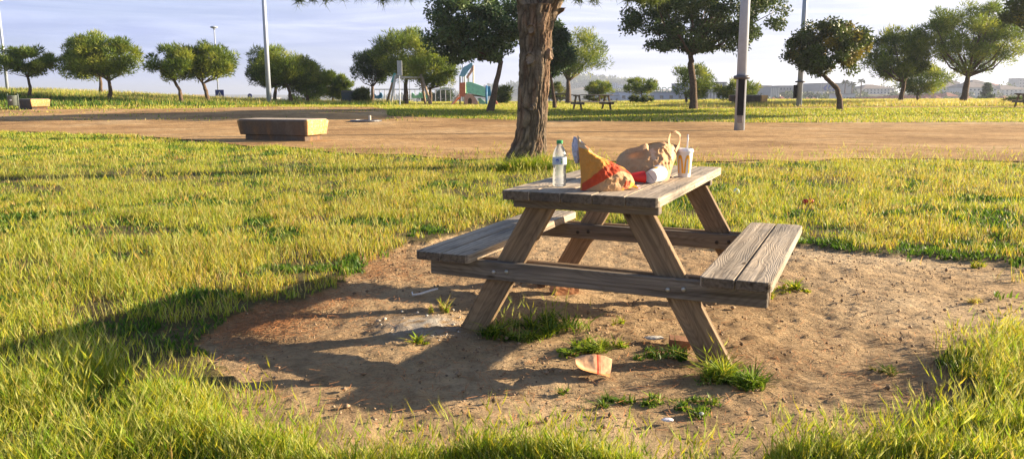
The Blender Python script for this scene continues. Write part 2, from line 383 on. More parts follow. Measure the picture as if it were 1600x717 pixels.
# narrow second path on the right
xs2 = np.linspace(9,60,120); PX=np.repeat(xs2[None],6,0); PY=np.linspace(40.6,43.2,6)[:,None]+np.repeat((fbm(xs2*.5,0,0,8)-.5)[None],6,0)*.6; PZ=hgt(PX,PY)+.03
idx = np.arange(6*120).reshape(6,120); Fq = np.stack([idx[:-1,:-1],idx[:-1,1:],idx[1:,1:],idx[1:,:-1]],-1).reshape(-1,4)
tag(soup('narrow_path', np.stack([PX,PY,PZ],-1).reshape(-1,3), Fq, M_path, smooth=True), kind='structure')

# ------------------------------------------------------------------ grass
def blades(x, y, z, h, wd, col, seg=2, lean=.35, rg=rng):
    n = len(x); th = rg.uniform(0,2*np.pi,n); ph = th+np.pi/2+rg.normal(0,.6,n)
    ln = np.abs(rg.normal(lean,lean*.5,n))*h
    L = np.stack([np.cos(th)*ln, np.sin(th)*ln],-1); S = np.stack([np.cos(ph),np.sin(ph)],-1)*wd[:,None]/2
    base = np.stack([x,y],-1); V=[]; C=[]
    ts = np.linspace(0,1,seg+1)
    for t in ts[:-1]:
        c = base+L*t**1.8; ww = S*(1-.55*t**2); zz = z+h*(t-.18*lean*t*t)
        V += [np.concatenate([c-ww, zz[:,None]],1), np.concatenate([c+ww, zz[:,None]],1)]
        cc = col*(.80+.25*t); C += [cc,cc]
    c = base+L; V.append(np.concatenate([c,(z+h*(1-.18*lean))[:,None]],1)); C.append(col*1.08)
    K = 2*seg+1
    V = np.stack(V,1).reshape(-1,3); C = np.stack(C,1).reshape(-1,3)
    fs=[]
    for i in range(seg-1): fs += [(2*i,2*i+1,2*i+2),(2*i+1,2*i+3,2*i+2)]
    fs.append((2*seg-2,2*seg-1,2*seg))
    Fc = (np.arange(n)[:,None,None]*K + np.array(fs)[None]).reshape(-1,3)
    return V, Fc, C
def join(parts):
    V=[];Fc=[];C=[];b=0
    for v,f,c in parts:
        if len(v)==0: continue
        V.append(v); Fc.append(f+b); C.append(c); b+=len(v)
    return np.concatenate(V), np.concatenate(Fc), np.concatenate(C)
PAL = {'lime':(.46,.46,.055),'green':(.15,.25,.03),'straw':(.52,.42,.14),'deep':(.055,.13,.018),'fresh':(.28,.39,.038),'pale':(.48,.50,.16)}
def pick(n, names, probs, rg=rng):
    P = np.array([PAL[q] for q in names]); i = rg.choice(len(names), n, p=np.array(probs)/sum(probs))
    return P[i]*rg.uniform(.78,1.2,(n,1))*rg.uniform(.93,1.07,(n,3))
def ears(x, y, z, L, wd, col, rg=rng, awn=6):
    # bent, bristly seed heads on thin stems, root at z
    n=len(x); th=rg.uniform(0,2*np.pi,n); d=np.stack([np.cos(th),np.sin(th)],-1); parts=[]
    hs = L*rg.uniform(1.6,3.2,n)
    top = np.stack([x+d[:,0]*hs*.25, y+d[:,1]*hs*.25, z+hs],-1)
    s = np.stack([-d[:,1],d[:,0],0*x],-1)*.0012*(1+y[:,None]/6)
    V = np.stack([np.stack([x,y,z],-1)-s, np.stack([x,y,z],-1)+s, top],1).reshape(-1,3)
    parts.append((V, np.arange(3*n).reshape(n,3), np.repeat(col*.8,3,0)))
    ax = np.stack([d[:,0]*.55,d[:,1]*.55,0*x+.85],-1)
    for q in range(2):
        an = q*np.pi/2+th; sv = np.stack([np.cos(an),np.sin(an),0*x],-1)*wd[:,None]/2
        a=top; b_=top+ax*L[:,None]*.4+sv; c=top+ax*L[:,None]; e=top+ax*L[:,None]*.4-sv
        V=np.stack([a,b_,c,e],1).reshape(-1,3); base=np.arange(n)[:,None]*4
        Fc=np.concatenate([base+np.array([0,1,2]),base+np.array([0,2,3])])
        parts.append((V,Fc,np.repeat(col,4,0)))
    for q in range(awn):
        f=(q+.5)/awn; r=rg.normal(0,.55,(n,3)); r[:,2]=np.abs(r[:,2])+.5
        p=top+ax*L[:,None]*f; tip=p+(ax+r*.7)*L[:,None]*.45
        sv=rg.normal(0,1,(n,3)); sv/=np.linalg.norm(sv,axis=1)[:,None]; sv*=wd[:,None]*.09
        V=np.stack([p-sv,p+sv,tip],1).reshape(-1,3); parts.append((V,np.arange(3*n).reshape(n,3),np.repeat(col*1.1,3,0)))
    return join(parts)

TREE_BASE = at(820,262,12.8)
parts=[]
BANDS=[(1.7,2.9,6200,3,.0040,.092),(2.9,4.2,5600,3,.0043,.078),(4.2,6.2,3900,2,.0052,.078),(6.2,9.5,2900,2,.0066,.072),(9.5,14,1600,1,.0100,.07),(14,20,700,1,.019,.08),(20,34,380,1,.028,.085)]
for y0,y1,dens,seg,wd,h in BANDS:
    xw=.70*y1+1.6; n=int(dens*2*xw*(y1-y0)); x=rng.uniform(-xw,xw,n); y=rng.uniform(y0,y1,n)
    inn=dirtmask(x,y); j1,j2=jit(x,y,2.4,1.9,300); frin=~inpoly(j1,j2,DIRT)&(fbm(x*7,y*7,0,310)>.50); outr=inpoly(*jit(x,y,2.0,1.7,320),DIRT)&(y<9)
    k=(np.abs(x)<.70*y+1.6)&(y<near_y(x)+(fbm(x*1.5,y*1.5,0,90)-.5)*1.6)&((~inn&~(outr&(fbm(x*6,y*6,0,330)>.53)))|(inn&frin&(rng.uniform(0,1,n)<.5))); x,y=x[k],y[k]
    cl=fbm(x*2.6,y*2.6,0,120); cl2=fbm(x*.55,y*.55,0,130)
    k=rng.uniform(0,1,len(x))<np.clip(.25+2.6*(cl-.30)+1.2*(cl2-.45),.08,1); x,y,cl,cl2=x[k],y[k],cl[k],cl2[k]
    n=len(x); z=ground_z(x,y)-.004
    hh=h*rng.uniform(.5,1.35,n)*(.55+1.0*cl)
    # thinner, shorter towards the rear edge of the meadow
    weed=(fbm(x*2.1,y*2.1,0,150,4)>.57)
    col=pick(n,['lime','green','straw','fresh','pale'],[.42,.16,.09,.24,.09])
    drier=(cl2>.53)[:,None]; col=np.where(drier, col*np.array([1.12,.98,1.15]), col)
    wcol=pick(n,['deep','green'],[.6,.4]); col=np.where(weed[:,None], wcol, col); hh=np.where(weed,hh*.60,hh); ww=np.where(weed,wd*2.4,wd)*rng.uniform(.7,1.3,n)
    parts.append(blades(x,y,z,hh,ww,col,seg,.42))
    if y0<14:
        m_=rng.uniform(0,1,n)<(.075 if y0<4 else .06 if y0<9 else .05); m_&=~weed; q=m_.sum()
        parts.append(ears(x[m_],y[m_],z[m_]+.02,(.034+.012*(y0>4))*rng.uniform(.7,1.3,q)*(1+y0/16),.0050*(1+y0/6)*np.ones(q),pick(q,['pale','lime','straw'],[.45,.35,.2]),awn=6 if y0<6 else 2))
V,Fc,C=join(parts)
tag(soup('meadow_grass',V,Fc,M_grass,col=C),'yellow green wild grass with seed heads between the camera and the dirt path','grass',kind='stuff')

def clump(cx, cy, r, n, h, wd, names, probs, dens_pow=.6, lean=.7, earn=0, seg=3):
    a=rng.uniform(0,2*np.pi,n); rr=r*rng.uniform(0,1,n)**dens_pow; x=cx+np.cos(a)*rr; y=cy+np.sin(a)*rr*.8
    z=ground_z(x,y)-.012; col=pick(n,names,probs)
    P=[blades(x,y,z,h*rng.uniform(.4,1.2,n)*(1.1-.5*rr/r),wd*rng.uniform(.6,1.4,n),col,seg,lean)]
    if earn:
        P.append(ears(x[:earn],y[:earn],z[:earn]+.02,.042*rng.uniform(.7,1.3,earn),.0058*np.ones(earn),pick(earn,['pale','lime','fresh'],[.4,.3,.3])))
    return P
# foreground: taller barley-like grass along the bottom edge and in the right corner
parts=[]
FG=[(60,760,.22,.17),(180,720,.25,.17),(300,700,.22,.15),(400,720,.2,.13),(480,750,.16,.12),(560,755,.12,.15),(640,750,.14,.14),(700,728,.08,.10),(760,725,.13,.14),(820,735,.14,.15),(880,735,.14,.15),(950,750,.15,.12),(1040,765,.12,.1),(1120,760,.12,.1),
    (1260,745,.13,.14),(1330,740,.14,.13),(1440,735,.16,.14),(1540,740,.2,.14),(1620,700,.2,.15),(1510,680,.13,.11),(1440,700,.12,.10),(1380,725,.12,.12),(1290,735,.12,.12),(1240,740,.1,.12),(1580,630,.14,.10),(1540,590,.13,.075),(1610,570,.2,.09),(1500,570,.10,.06),(1640,620,.2,.11),(20,640,.3,.16),(110,600,.25,.14),(250,640,.2,.14)]
for px,py,r,h in FG:
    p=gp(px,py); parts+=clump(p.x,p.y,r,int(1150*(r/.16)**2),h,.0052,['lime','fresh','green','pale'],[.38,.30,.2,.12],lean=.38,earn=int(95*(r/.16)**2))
V,Fc,C=join(parts)
tag(soup('tall_foreground_grass',V,Fc,M_grass,col=C),'tall bright wild barley tufts along the bottom of the picture and right corner','grass',kind='stuff')

# grass beyond the path
parts=[]
def zone(n, x0,x1,y0,y1, cond, h, wd, names, probs, lean=.3):
    x=rng.uniform(x0,x1,n); y=rng.uniform(y0,y1,n); k=cond(x,y); x,y=x[k],y[k]; n=len(x)
    return blades(x,y,hgt(x,y),h*rng.uniform(.5,1.3,n)*(.6+.8*fbm(x*.6,y*.6,0,9)),wd*rng.uniform(.6,1.4,n),pick(n,names,probs),1,lean)
fy=lambda x: np.interp(x,FAR_EDGE[:,0],FAR_EDGE[:,1])
np2=lambda x,y: ~((x>9)&(y>40.6)&(y<43.2))
parts.append(zone(200000,-14,38,30,48,lambda x,y:(y>fy(x)+.1)&np2(x,y),.075,.030,['lime','fresh','straw','pale','green'],[.36,.22,.12,.10,.20]))
parts.append(zone(26000,-14,38,30,36,lambda x,y:(y>fy(x)-.25)&(y<fy(x)+.9),.16,.035,['green','deep','lime','straw'],[.35,.25,.25,.15],.6))
parts.append(zone(120000,-14,60,43.2,80,lambda x,y:(y>fy(x))&np2(x,y)&~((x>10)&(y<52)),.10,.05,['lime','straw','pale','fresh'],[.3,.25,.2,.25]))
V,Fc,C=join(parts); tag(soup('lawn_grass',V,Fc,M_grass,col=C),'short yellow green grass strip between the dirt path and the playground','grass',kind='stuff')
parts=[zone(30000,9,60,43.3,52,lambda x,y:y>43.3,.20,.04,['straw','lime','pale'],[.5,.25,.25])]
V,Fc,C=join(parts); tag(soup('dry_ridge_grass',V,Fc,M_grass,col=C),'dry yellow tall grass ridge behind the narrow path on the right','grass',kind='stuff')
parts=[zone(45000,-62,-8,44,62,lambda x,y:(y>fy(x)+5.5),.26,.06,['green','deep','lime','straw'],[.55,.3,.1,.05]),
       zone(40000,-62,-8,52,66,lambda x,y:(y>fy(x)+7),.34,.045,['pale','straw','lime','green'],[.35,.3,.2,.15]),
       zone(30000,-60,-7,34,52,lambda x,y:(y>fy(x)+.2)&(y<fy(x)+6),.12,.06,['lime','fresh','straw'],[.45,.3,.25])]
V,Fc,C=join(parts); tag(soup('bank_grass',V,Fc,M_grass,col=C),'tall green grass on the bank under the left row of pines','grass',kind='stuff')
tx=rng.uniform(-26,-3,5000); ty=rng.uniform(31,44,5000); k=(fbm(tx*.5,ty*1.6,0,200)>.60)&(ty<fy(tx)-1)&(ty>near_y(tx)+3); tx,ty=tx[k],ty[k]
V,Fc,C=blades(tx,ty,hgt(tx,ty)+.02,.10*rng.uniform(.5,1.3,len(tx)),.05*np.ones(len(tx)),pick(len(tx),['green','lime','straw'],[.4,.3,.3]),1)
tag(soup('path_tufts',V,Fc,M_grass,col=C),'thin low grass tufts growing on the far side of the dirt path','grass',kind='stuff')

# ------------------------------------------------------------------ trees
def unit(v): return v/np.maximum(np.linalg.norm(v,axis=-1,keepdims=True),1e-9)
def leafsoup(cent, rc, nl, L, W, style, cols, rg):
    nc=len(cent); ci=np.repeat(np.arange(nc),nl); n=len(ci)
    d=unit(rg.normal(0,1,(n,3))); rr=rg.uniform(0,1,(n,1))**.45
    p=cent[ci]+d*rr*rc[ci][:,None]*np.array([1,1,.72])
    col=cols[ci]*rg.uniform(.7,1.3,(n,1))*rg.uniform(.93,1.07,(n,3))
    if style=='pine':
        ax=unit(d+np.array([0,0,.65])+rg.normal(0,.45,(n,3))); s=unit(np.cross(ax,rg.normal(0,1,(n,3))))*W/2*rg.uniform(.6,1.4,(n,1)); ll=L*rg.uniform(.6,1.4,(n,1))
        V=np.stack([p-s,p+s,p+ax*ll],1).reshape(-1,3); Fc=np.arange(3*n).reshape(n,3); C=np.repeat(col,3,0)
    else:
        ax=unit(d*.4+rg.normal(0,1,(n,3))+np.array([0,0,-.25])); s=unit(np.cross(ax,rg.normal(0,1,(n,3))))*W/2; ll=L*rg.uniform(.6,1.4,(n,1))
        V=np.stack([p,p+ax*ll*.5+s,p+ax*ll,p+ax*ll*.5-s],1).reshape(-1,3); b=np.arange(n)[:,None]*4
        Fc=np.concatenate([b+np.array([0,1,2]),b+np.array([0,2,3])]); C=np.repeat(col,4,0)
    return V,Fc,C
TCOL={'pine':[(.12,.18,.026),(.18,.24,.03),(.25,.29,.042),(.09,.14,.022)],'dark':[(.045,.08,.022),(.065,.105,.027),(.09,.13,.035)],
      'carob':[(.045,.085,.032),(.065,.12,.042),(.10,.155,.05)],'golden':[(.07,.10,.02),(.10,.13,.02),(.05,.08,.02),(.06,.09,.02),(.08,.12,.02),(.20,.18,.025)],
      'olive':[(.09,.12,.05),(.13,.16,.07)],'bush':[(.06,.10,.02),(.11,.14,.03),(.15,.17,.04)]}
def tree(name, label, cat, D, trunk, box, style='pine', pal='pine', nc=60, nl=150, L=.24, W=.055, group=None, seed=1, r0=None, low=.86, gap=0, limbs=9, depth=.9, rcf=.26, bulge=1.0, crown_name='crown'):
    rg=np.random.default_rng(seed); k=F/D
    b0=at(trunk[0][0],trunk[0][1],D); bz=float(hgt(b0.x,D)); root=empty(name,(b0.x,D,bz),label,cat,group)
    O=Vector((b0.x,D,bz))
    cx,cz=(box[0]+box[1])/2,(box[2]+box[3])/2; c=at(cx,cz,D)-O; a=(box[1]-box[0])/2/k; h=(box[3]-box[2])/2/k
    rcm=rcf*min(a,h*1.3)
    # clump centres
    d=unit(rg.normal(0,1,(nc,3))); rr=rg.uniform(.2,1,nc)**.42
    lump=.90+.28*vn(d[:,0]*1.7+seed,d[:,1]*1.7,d[:,2]*1.7,seed)
    P=d*(rr*lump)[:,None]*np.array([a-rcm*.55,(a-rcm*.6)*depth,(h-rcm*.5)])
    lowm=P[:,2]<0; P[lowm,2]*=low
    P[:,2]+= (1-low)*h*.2
    P+=np.array(c)
    rc=rcm*rg.uniform(.7,1.25,nc); pc=np.array(TCOL[pal]); ci=rg.choice(len(pc),nc); cols=pc[ci]*rg.uniform(.8,1.2,(nc,1))
    V,Fc,C=leafsoup(P,rc,nl,L,W,style,cols,rg)
    cr=soup(crown_name,V,Fc,M_needle if style=='pine' else M_leaf,root,col=C)
    mb=MB(); pts=[Vector((0,0,-.15))]+[at(x,y,D)-O for x,y in trunk[1:]]
    if len(trunk)==1: pts.append(c-Vector((0,0,h*.5)))
    top=pts[-1]; r0=r0 or max(.07,.035*(c.z+h))
    m=len(pts); rad=[r0*1.25]+[r0*(1-.35*i/(m-1)) for i in range(1,m)]
    # refine the trunk path
    q=[];qr=[]
    for i in range(m-1):
        for s in range(4):
            tt=s/4; q.append(pts[i].lerp(pts[i+1],tt)+Vector((rg.normal(0,r0*.10),rg.normal(0,r0*.10),0))); qr.append((rad[i]+(rad[i+1]-rad[i])*tt)*rg.uniform(.93,1.07))
    q.append(top); qr.append(rad[-1]); mb.tube(q,qr,9)
    for i in rg.choice(nc,min(limbs,nc),replace=False):
        e=Vector(P[i]); 
        if e.z<top.z: e.z=top.z+.1*h
        mid=top.lerp(e,.5)+Vector((rg.normal(0,.06*a),rg.normal(0,.06*a),-.10*h if (e-top).length>a*.5 else 0)); r=rad[-1]*rg.uniform(.4,.62)
        mb.tube([top-Vector((0,0,r)),top.lerp(mid,.5),mid,mid.lerp(e,.55),e],[r,r*.85,r*.65,r*.42,r*.15],6)
    mb.build('trunk',M_bark,root,smooth=True)
    return root
GL='pines along the grassy bank'
tree('stone_pine','small stone pine with low flat crown at the far left beside the litter bin','tree',52,[(43,154),(48,140),(43,120)],(-6,89,71,122),seed=1,nc=62,group=GL)
tree('stone_pine','broad full stone pine on the bank with forked trunk','tree',53,[(172,156),(173,142),(170,126)],(106,218,53,130),seed=2,nc=95,nl=170,group=GL)
tree('stone_pine','thin trunked pine half hidden behind the broad full pine on the bank','tree',60,[(157,150),(158,135),(157,120)],(94,165,62,134),seed=3,nc=60,group=GL)
tree('stone_pine','leaning stone pine left of a touching pair on the bank','tree',52,[(284,161),(281,142),(272,126)],(230,322,73,129),seed=4,nc=72,group=GL)
tree('stone_pine','taller right hand pine of a touching pair above the blue crossing sign','tree',53,[(326,158),(322,142),(317,130)],(288,371,64,134),seed=5,nc=75,group=GL)
GC='pines in the clump behind the thin lamp post'
tree('stone_pine','leftmost dark pine of the clump behind the thin lamp post','tree',62,[(429,163),(430,145),(431,135)],(384,446,76,148),pal='dark',seed=6,nc=70,group=GC)
tree('stone_pine','tallest pine of the clump behind the thin lamp post with leaning trunk','tree',58,[(457,164),(453,148),(450,135)],(398,492,73,146),seed=7,nc=90,nl=165,group=GC)
tree('stone_pine','pine on the sunlit right side of the clump with pale trunk','tree',59,[(482,163),(480,148),(479,140)],(448,515,98,155),seed=8,nc=70,group=GC)
tree('stone_pine','low round pine between the pine clump and the hedge bush','tree',64,[(520,163),(520,152),(519,148)],(492,541,112,160),seed=9,nc=50,group=GC)
tree('stone_pine','smallest sloping pine at the right end of the pine clump','tree',63,[(534,164),(534,156),(534,150)],(516,553,120,158),seed=10,nc=40,group=GC)
tree('bush','rounded green bush at the right end of the pine clump','bush',60,[(565,165)],(546,582,135,166),pal='bush',seed=11,nc=34,nl=90,group=None,low=.9)
tree('bush','dark low bush under the middle of the pine clump','bush',66,[(470,162)],(450,505,145,163),pal='dark',seed=12,nc=30,nl=80,low=.9)
GP='pines behind the wooden swing frame'
tree('stone_pine','dark pine at the left behind the swing frame','tree',62,[(581,166),(582,150),(582,135)],(548,612,76,140),pal='dark',seed=13,nc=62,group=GP,gap=.2)
tree('stone_pine','tall wide pine rising above the swing frame','tree',60,[(633,165),(634,145),(635,122)],(575,688,45,133),seed=14,nc=110,nl=170,group=GP)
tree('stone_pine','yellow green pine with bent limbs on the right of the swing frame','tree',57,[(671,164),(673,150),(672,138)],(636,716,78,142),seed=15,nc=75,group=GP)
tree('carob_tree','dark broadleaf tree with leaning trunk in front of the playground tower','tree',37,[(765,171),(773,140),(783,95)],(660,826,-22,98),style='broad',pal='carob',seed=16,nc=120,nl=190,L=.16,W=.09,r0=.16,rcf=.2,low=1,limbs=12)
tree('carob_tree','dark broadleaf tree partly behind the big trunk with a thin leaning stem','tree',41,[(868,164),(864,140),(859,112)],(812,906,36,126),style='broad',pal='carob',seed=17,nc=64,nl=170,L=.17,W=.09,r0=.10,rcf=.24,low=.8)
tree('stone_pine','rounded sunlit pine right of the big trunk behind the far picnic table','tree',62,[(888,158),(888,140),(888,126)],(852,954,40,128),seed=18,nc=95,nl=120)
tree('bush','green bush just right of the big trunk behind the thin leaning stem','bush',66,[(872,160)],(846,888,130,161),pal='bush',seed=19,nc=34,nl=90,low=.9)
tree('bush','dark green bush right of the playground tower','bush',62,[(786,163)],(771,802,134,164),pal='bush',seed=20,nc=36,nl=90,low=.9)
tree('small_pine','small round pine behind the far picnic table','tree',68,[(938,158),(936,150),(934,147)],(913,959,125,152),seed=21,nc=40,nl=90)
tree('bush','low olive green bush under the small round pine by the far table','bush',69,[(928,159)],(912,950,148,160),pal='bush',seed=22,nc=20,nl=70,low=.9)
tree('small_pine','small umbrella shaped tree standing before the pale blue warehouse','tree',66,[(1004,160),(1004,150),(1001,146)],(972,1031,121,150),seed=23,nc=46,nl=90)
tree('bush','yellowish bush at the foot of the small umbrella shaped tree','bush',64,[(1000,161)],(984,1019,149,162),pal='bush',seed=24,nc=22,nl=70,low=.9)
tree('shade_tree','large dark spreading tree with straight trunk behind the near lamp post','tree',39,[(1084,172),(1084,140),(1080,100),(1079,84)],(968,1220,-60,92),style='broad',pal='dark',seed=25,nc=210,nl=210,L=.15,W=.08,r0=.19,rcf=.15,low=.95,limbs=20)
tree('stone_pine','round bushy pine behind the trunk of the large dark spreading tree','tree',60,[(1073,161),(1072,152),(1071,148)],(1048,1118,100,160),seed=26,nc=66,nl=100,low=.9)
tree('small_pine','bushy low tree standing behind the near lamp post','tree',61,[(1150,162),(1150,155),(1150,152)],(1119,1186,123,163),seed=27,nc=56,nl=100,low=.9)
tree('crooked_tree','broadleaf tree with golden patches and a crooked dark trunk','tree',38,[(1313,176),(1312,155),(1307,138),(1297,128),(1287,118)],(1230,1360,28,122),style='broad',pal='golden',seed=28,nc=100,nl=170,L=.15,W=.08,r0=.14,rcf=.2,low=1,limbs=10)
tree('stone_pine','open crowned pine left of the tallest pine on the right','tree',52,[(1406,163),(1410,145),(1413,128)],(1350,1452,45,132),seed=29,nc=110,nl=150,rcf=.2,limbs=14)
tree('stone_pine','low dense pine tucked under the crowns of its two taller neighbours','tree',58,[(1434,162),(1433,153),(1433,149)],(1396,1482,100,156),seed=30,nc=70,nl=100,low=.8)
tree('stone_pine','tallest open crowned pine on the right with a leaning trunk','tree',50,[(1504,165),(1508,145),(1513,118)],(1438,1597,2,120),seed=31,nc=200,nl=150,rcf=.16,limbs=22,L=.22,W=.045)
tree('shade_tree','broadleaf tree cut off by the right picture edge','tree',36,[(1665,180),(1655,120),(1650,60)],(1572,1700,-45,62),style='broad',pal='golden',seed=32,nc=90,nl=160,L=.15,W=.08,r0=.15,rcf=.2,low=.8)
tree('bush','dark clipped bush beside the picnic table at the right edge','bush',47,[(1580,165)],(1569,1600,154,168),pal='dark',seed=33,nc=24,nl=80,low=.9)
tree('grey_pine','hazy grey blue pine between the swing frame and the playground tower','tree',150,[(691,163)],(672,712,138,168),pal='dark',seed=34,nc=50,nl=80,L=.5,W=.12,low=1)
tree('grey_pine','hazy dark pine just left behind the right swing legs','tree',155,[(664,163)],(653,682,144,168),pal='dark',seed=35,nc=34,nl=80,L=.5,W=.12,low=1)
# conical araucaria in the valley
rg=np.random.default_rng(5); O=at(1540,165,150); O.z=float(hgt(O.x,150)); root=empty('conifer',O,'tiered conical conifer standing in the hazy valley between the houses','tree')
topz=at(1540,132,150).z-O.z; cs=[];rcs=[]
for lv in range(15):
    f=lv/14; z=topz*(.98-.55*f) ; R_=.35+2.6*f
    for q in range(int(5+9*f)):
        an=rg.uniform(0,6.28); 
        for s in (.35,.7,1): cs.append((math.cos(an)*R_*s,math.sin(an)*R_*s,z-.25*s*R_*.3+ .2)); rcs.append(.22+.12*f)
V,Fc,C=leafsoup(np.array(cs),np.array(rcs),26,.45,.10,'pine',np.array([(.05,.085,.03)]*len(cs)),rg); soup('crown',V,Fc,M_needle,root,col=C)
mb=MB(); mb.tube([(0,0,-.3),(0,0,topz)],[.28,.05],7); mb.build('trunk',M_bark,root)

# ------------------------------------------------------------------ picnic table
TL, TW, TH, SH, BO, BI, LX = 1.5917, .7527, .75, .4206, .8616, .5607, .63
def board(mb, x0, x1, y0, y1, z0, z1, rc=(0,0,0,0), off=0):
    # board lying in XY, long axis Y; rc = corner radii (nl, nr, fr, fl)
    pts=[]
    for (cx,cy,sx,sy,r,a0) in ((x0,y0,1,1,rc[0],180),(x1,y0,-1,1,rc[1],270),(x1,y1,-1,-1,rc[2],0),(x0,y1,1,-1,rc[3],90)):
        if r==0: pts.append((cx,cy)); continue
        for q in range(6):
            th=math.radians(a0+90*q/5); pts.append((cx+sx*r+r*math.cos(th), cy+sy*r+r*math.sin(th)))
    n=len(pts); rnd=random.uniform(-.0015,.0015)
    vs=[(x,y,z0) for x,y in pts]+[(x,y,z1+rnd) for x,y in pts]
    gs=[(x+off*3.1,y+off*7.7,z+off) for x,y,z in vs]
    mb.add(vs,[tuple(range(n-1,-1,-1)),tuple(range(n,2*n))]+[(i,(i+1)%n,n+(i+1)%n,n+i) for i in range(n)],gs)
def beam(mb, p0, p1, wdir, wd, th, off=0, cut=None):
    # straight board from p0 to p1, width along wdir, thickness th; ends optionally cut horizontal
    p0,p1=Vector(p0),Vector(p1); ax=(p1-p0).normalized(); wv=Vector(wdir); wv=(wv-ax*wv.dot(ax)).normalized(); tv=ax.cross(wv)
    vs=[];gs=[]
    for e,p in ((0,p0),(1,p1)):
        for a,b in ((-1,-1),(1,-1),(1,1),(-1,1)):
            q=p+wv*a*wd/2+tv*b*th/2
            if cut: q=q+ax*((p.z-q.z)/ax.z)
            vs.append(q); gs.append((a*wd/2+off*3.1,(q-p0).dot(ax)+off*5.3,b*th/2+off))
    mb.add(vs,[(3,2,1,0),(4,5,6,7),(0,1,5,4),(1,2,6,5),(2,3,7,6),(3,0,4,7)],gs)
M_bolt = simple('bolt_steel',(.42,.42,.40),.45,.8,.2,40)
M_boltd = simple('dark_bolt_hole',(.03,.025,.02),.8)
def picnic_table(loc, rz, label, group):
    root=empty('picnic_table',loc,label,'picnic table',group,rz); hl=TL/2
    mb=MB(); gap=.007; bw=(TW-4*gap)/5; wds=[.142,.146,.146,.1465,.1437]
    x=-TW/2
    for i in range(5):
        w_=bw*[.97,1.0,1.01,1.01,1.01][i]; e=random.uniform(-.004,.004)
        board(mb,x,x+w_,-hl+e,hl+e,TH-.045,TH,(.02 if i==0 else .003,.035 if i==4 else .003,.035 if i==4 else .003,.02 if i==0 else .003),off=i+1.3); x+=w_+gap
    mb.build('tabletop',M_wood_grey,root,bevel=.005,grain=True,seg=2)
    for s in (-1,1):
        mb=MB(); wd=(BO-BI-.008)/2
        for j,(a,b_) in enumerate(((BI,BI+wd),(BO-wd,BO))):
            if s<0: a,b_=-b_,-a
            r=.035; outer=(j==1); 
            rc=[.005]*4
            if s>0: rc=[.03,.004,.004,.03] if j==0 else [.004,.04,.04,.004]
            else: rc=[.004,.04,.04,.004] if j==0 else [.03,.004,.004,.03]
            board(mb,a,b_,-hl,hl,SH-.045,SH,rc,off=8+j+s*2.2)
        mb.build('seat',M_wood_grey,root,bevel=.006,grain=True,seg=2)
    for f in (-1,1):
        yl=f*(hl-.175)
        for s in (-1,1):
            mb=MB(); beam(mb,(s*LX,yl,-.03),(s*.215,yl,TH-.048),(1,0,0),.128,.045,off=11+s+f*2.7,cut=True)
            leg=mb.build('leg',M_wood_brown,root,bevel=.003,grain=True)
            zb=SH-.045-.05; xb=LX-(LX-.215)*zb/(TH-.048)
            for dx in (-.035,.035):
                for side in (-1,1):
                    bb=MB(); R=Matrix.Rotation(math.pi/2*side,3,'X')
                    if f*side>0 or True:
                        bb.lathe([(.011,0),(.0105,.003),(.007,.006),(.001,.0075)],(s*(xb)+dx,yl-side*-.0625 if side<0 else yl+.0625,zb+dx*.12),12,Matrix.Rotation(-math.pi/2*side,3,'X'),cap=(True,True))
                    bb.build('bolt',M_bolt if f<0 else M_boltd,leg,smooth=True)
        for k,side in enumerate((-1,1)):
            mb=MB(); ex_=.835
            y=yl+side*.0425; beam(mb,(-ex_,y,SH-.046-.0475),(ex_,y,SH-.046-.0475),(0,0,1),.093,.039,off=20+f+side*.6)
            mb.build('crossbeam',M_wood_rail if side<0 else M_wood_brown,root,bevel=.004,grain=True)
        mb=MB(); y=yl-.055; beam(mb,(-.355,y,TH-.045-.024),(.355,y,TH-.045-.024),(0,0,1),.044,.06,off=30+f); mb.build('batten',M_wood_rail,root,bevel=.003,grain=True)
    return root
T0=Vector((.621,4.235,0)); TYAW=math.radians(-24.41)
tb=picnic_table(T0,TYAW,'weathered wooden picnic table on the bare earth with bags and cups left on it','picnic tables with attached benches')
c=copy_tree(tb); p=at(925,171,38.5); c.location=(p.x,38.5,float(hgt(p.x,38.5))); c.rotation_euler=(0,0,math.radians(-76)); c.scale=(1,1.2,1)
c['label']='empty distant picnic table on the lawn right of the big trunk'
c=copy_tree(tb); p=at(1614,171,40); c.location=(p.x,40,float(hgt(p.x,40))); c.rotation_euler=(0,0,math.radians(-100))
c['label']='distant picnic table cut off by the right picture edge'

# ------------------------------------------------------------------ litter on and around the table
def paper(name, rough=.75):
    return colmat(name, rough, .25, .10, 45, .35, .004)
M_paper = paper('printed_paper'); M_kraft = paper('kraft_paper')
def catm(A, n, axis):                 # smooth resampling of control points along an axis
    A=np.moveaxis(np.asarray(A,float),axis,0); m=len(A); t=np.linspace(0,m-1,n); i=np.clip(t.astype(int),0,m-2); f=(t-i).reshape(-1,*([1]*(A.ndim-1)))
    P=lambda k:A[np.clip(k,0,m-1)]
    cr=.5*((2*P(i))+(-P(i-1)+P(i+1))*f+(2*P(i-1)-5*P(i)+4*P(i+1)-P(i+2))*f*f+(-P(i-1)+3*P(i)-3*P(i+1)+P(i+2))*f**3)
    li=P(i)*(1-f)+P(i+1)*f
    return np.moveaxis(.45*cr+.55*li,0,axis)
def crease(P, s, amp, seed):
    a=1-np.abs(2*fbm(P[...,0]*s,P[...,1]*s,P[...,2]*s,seed,3)-1)
    b_=1-np.abs(2*fbm(P[...,0]*s*2.7,P[...,1]*s*2.7,P[...,2]*s*2.7,seed+5,2)-1)
    return amp*((a-.7)*1.6+.5*(b_-.7))
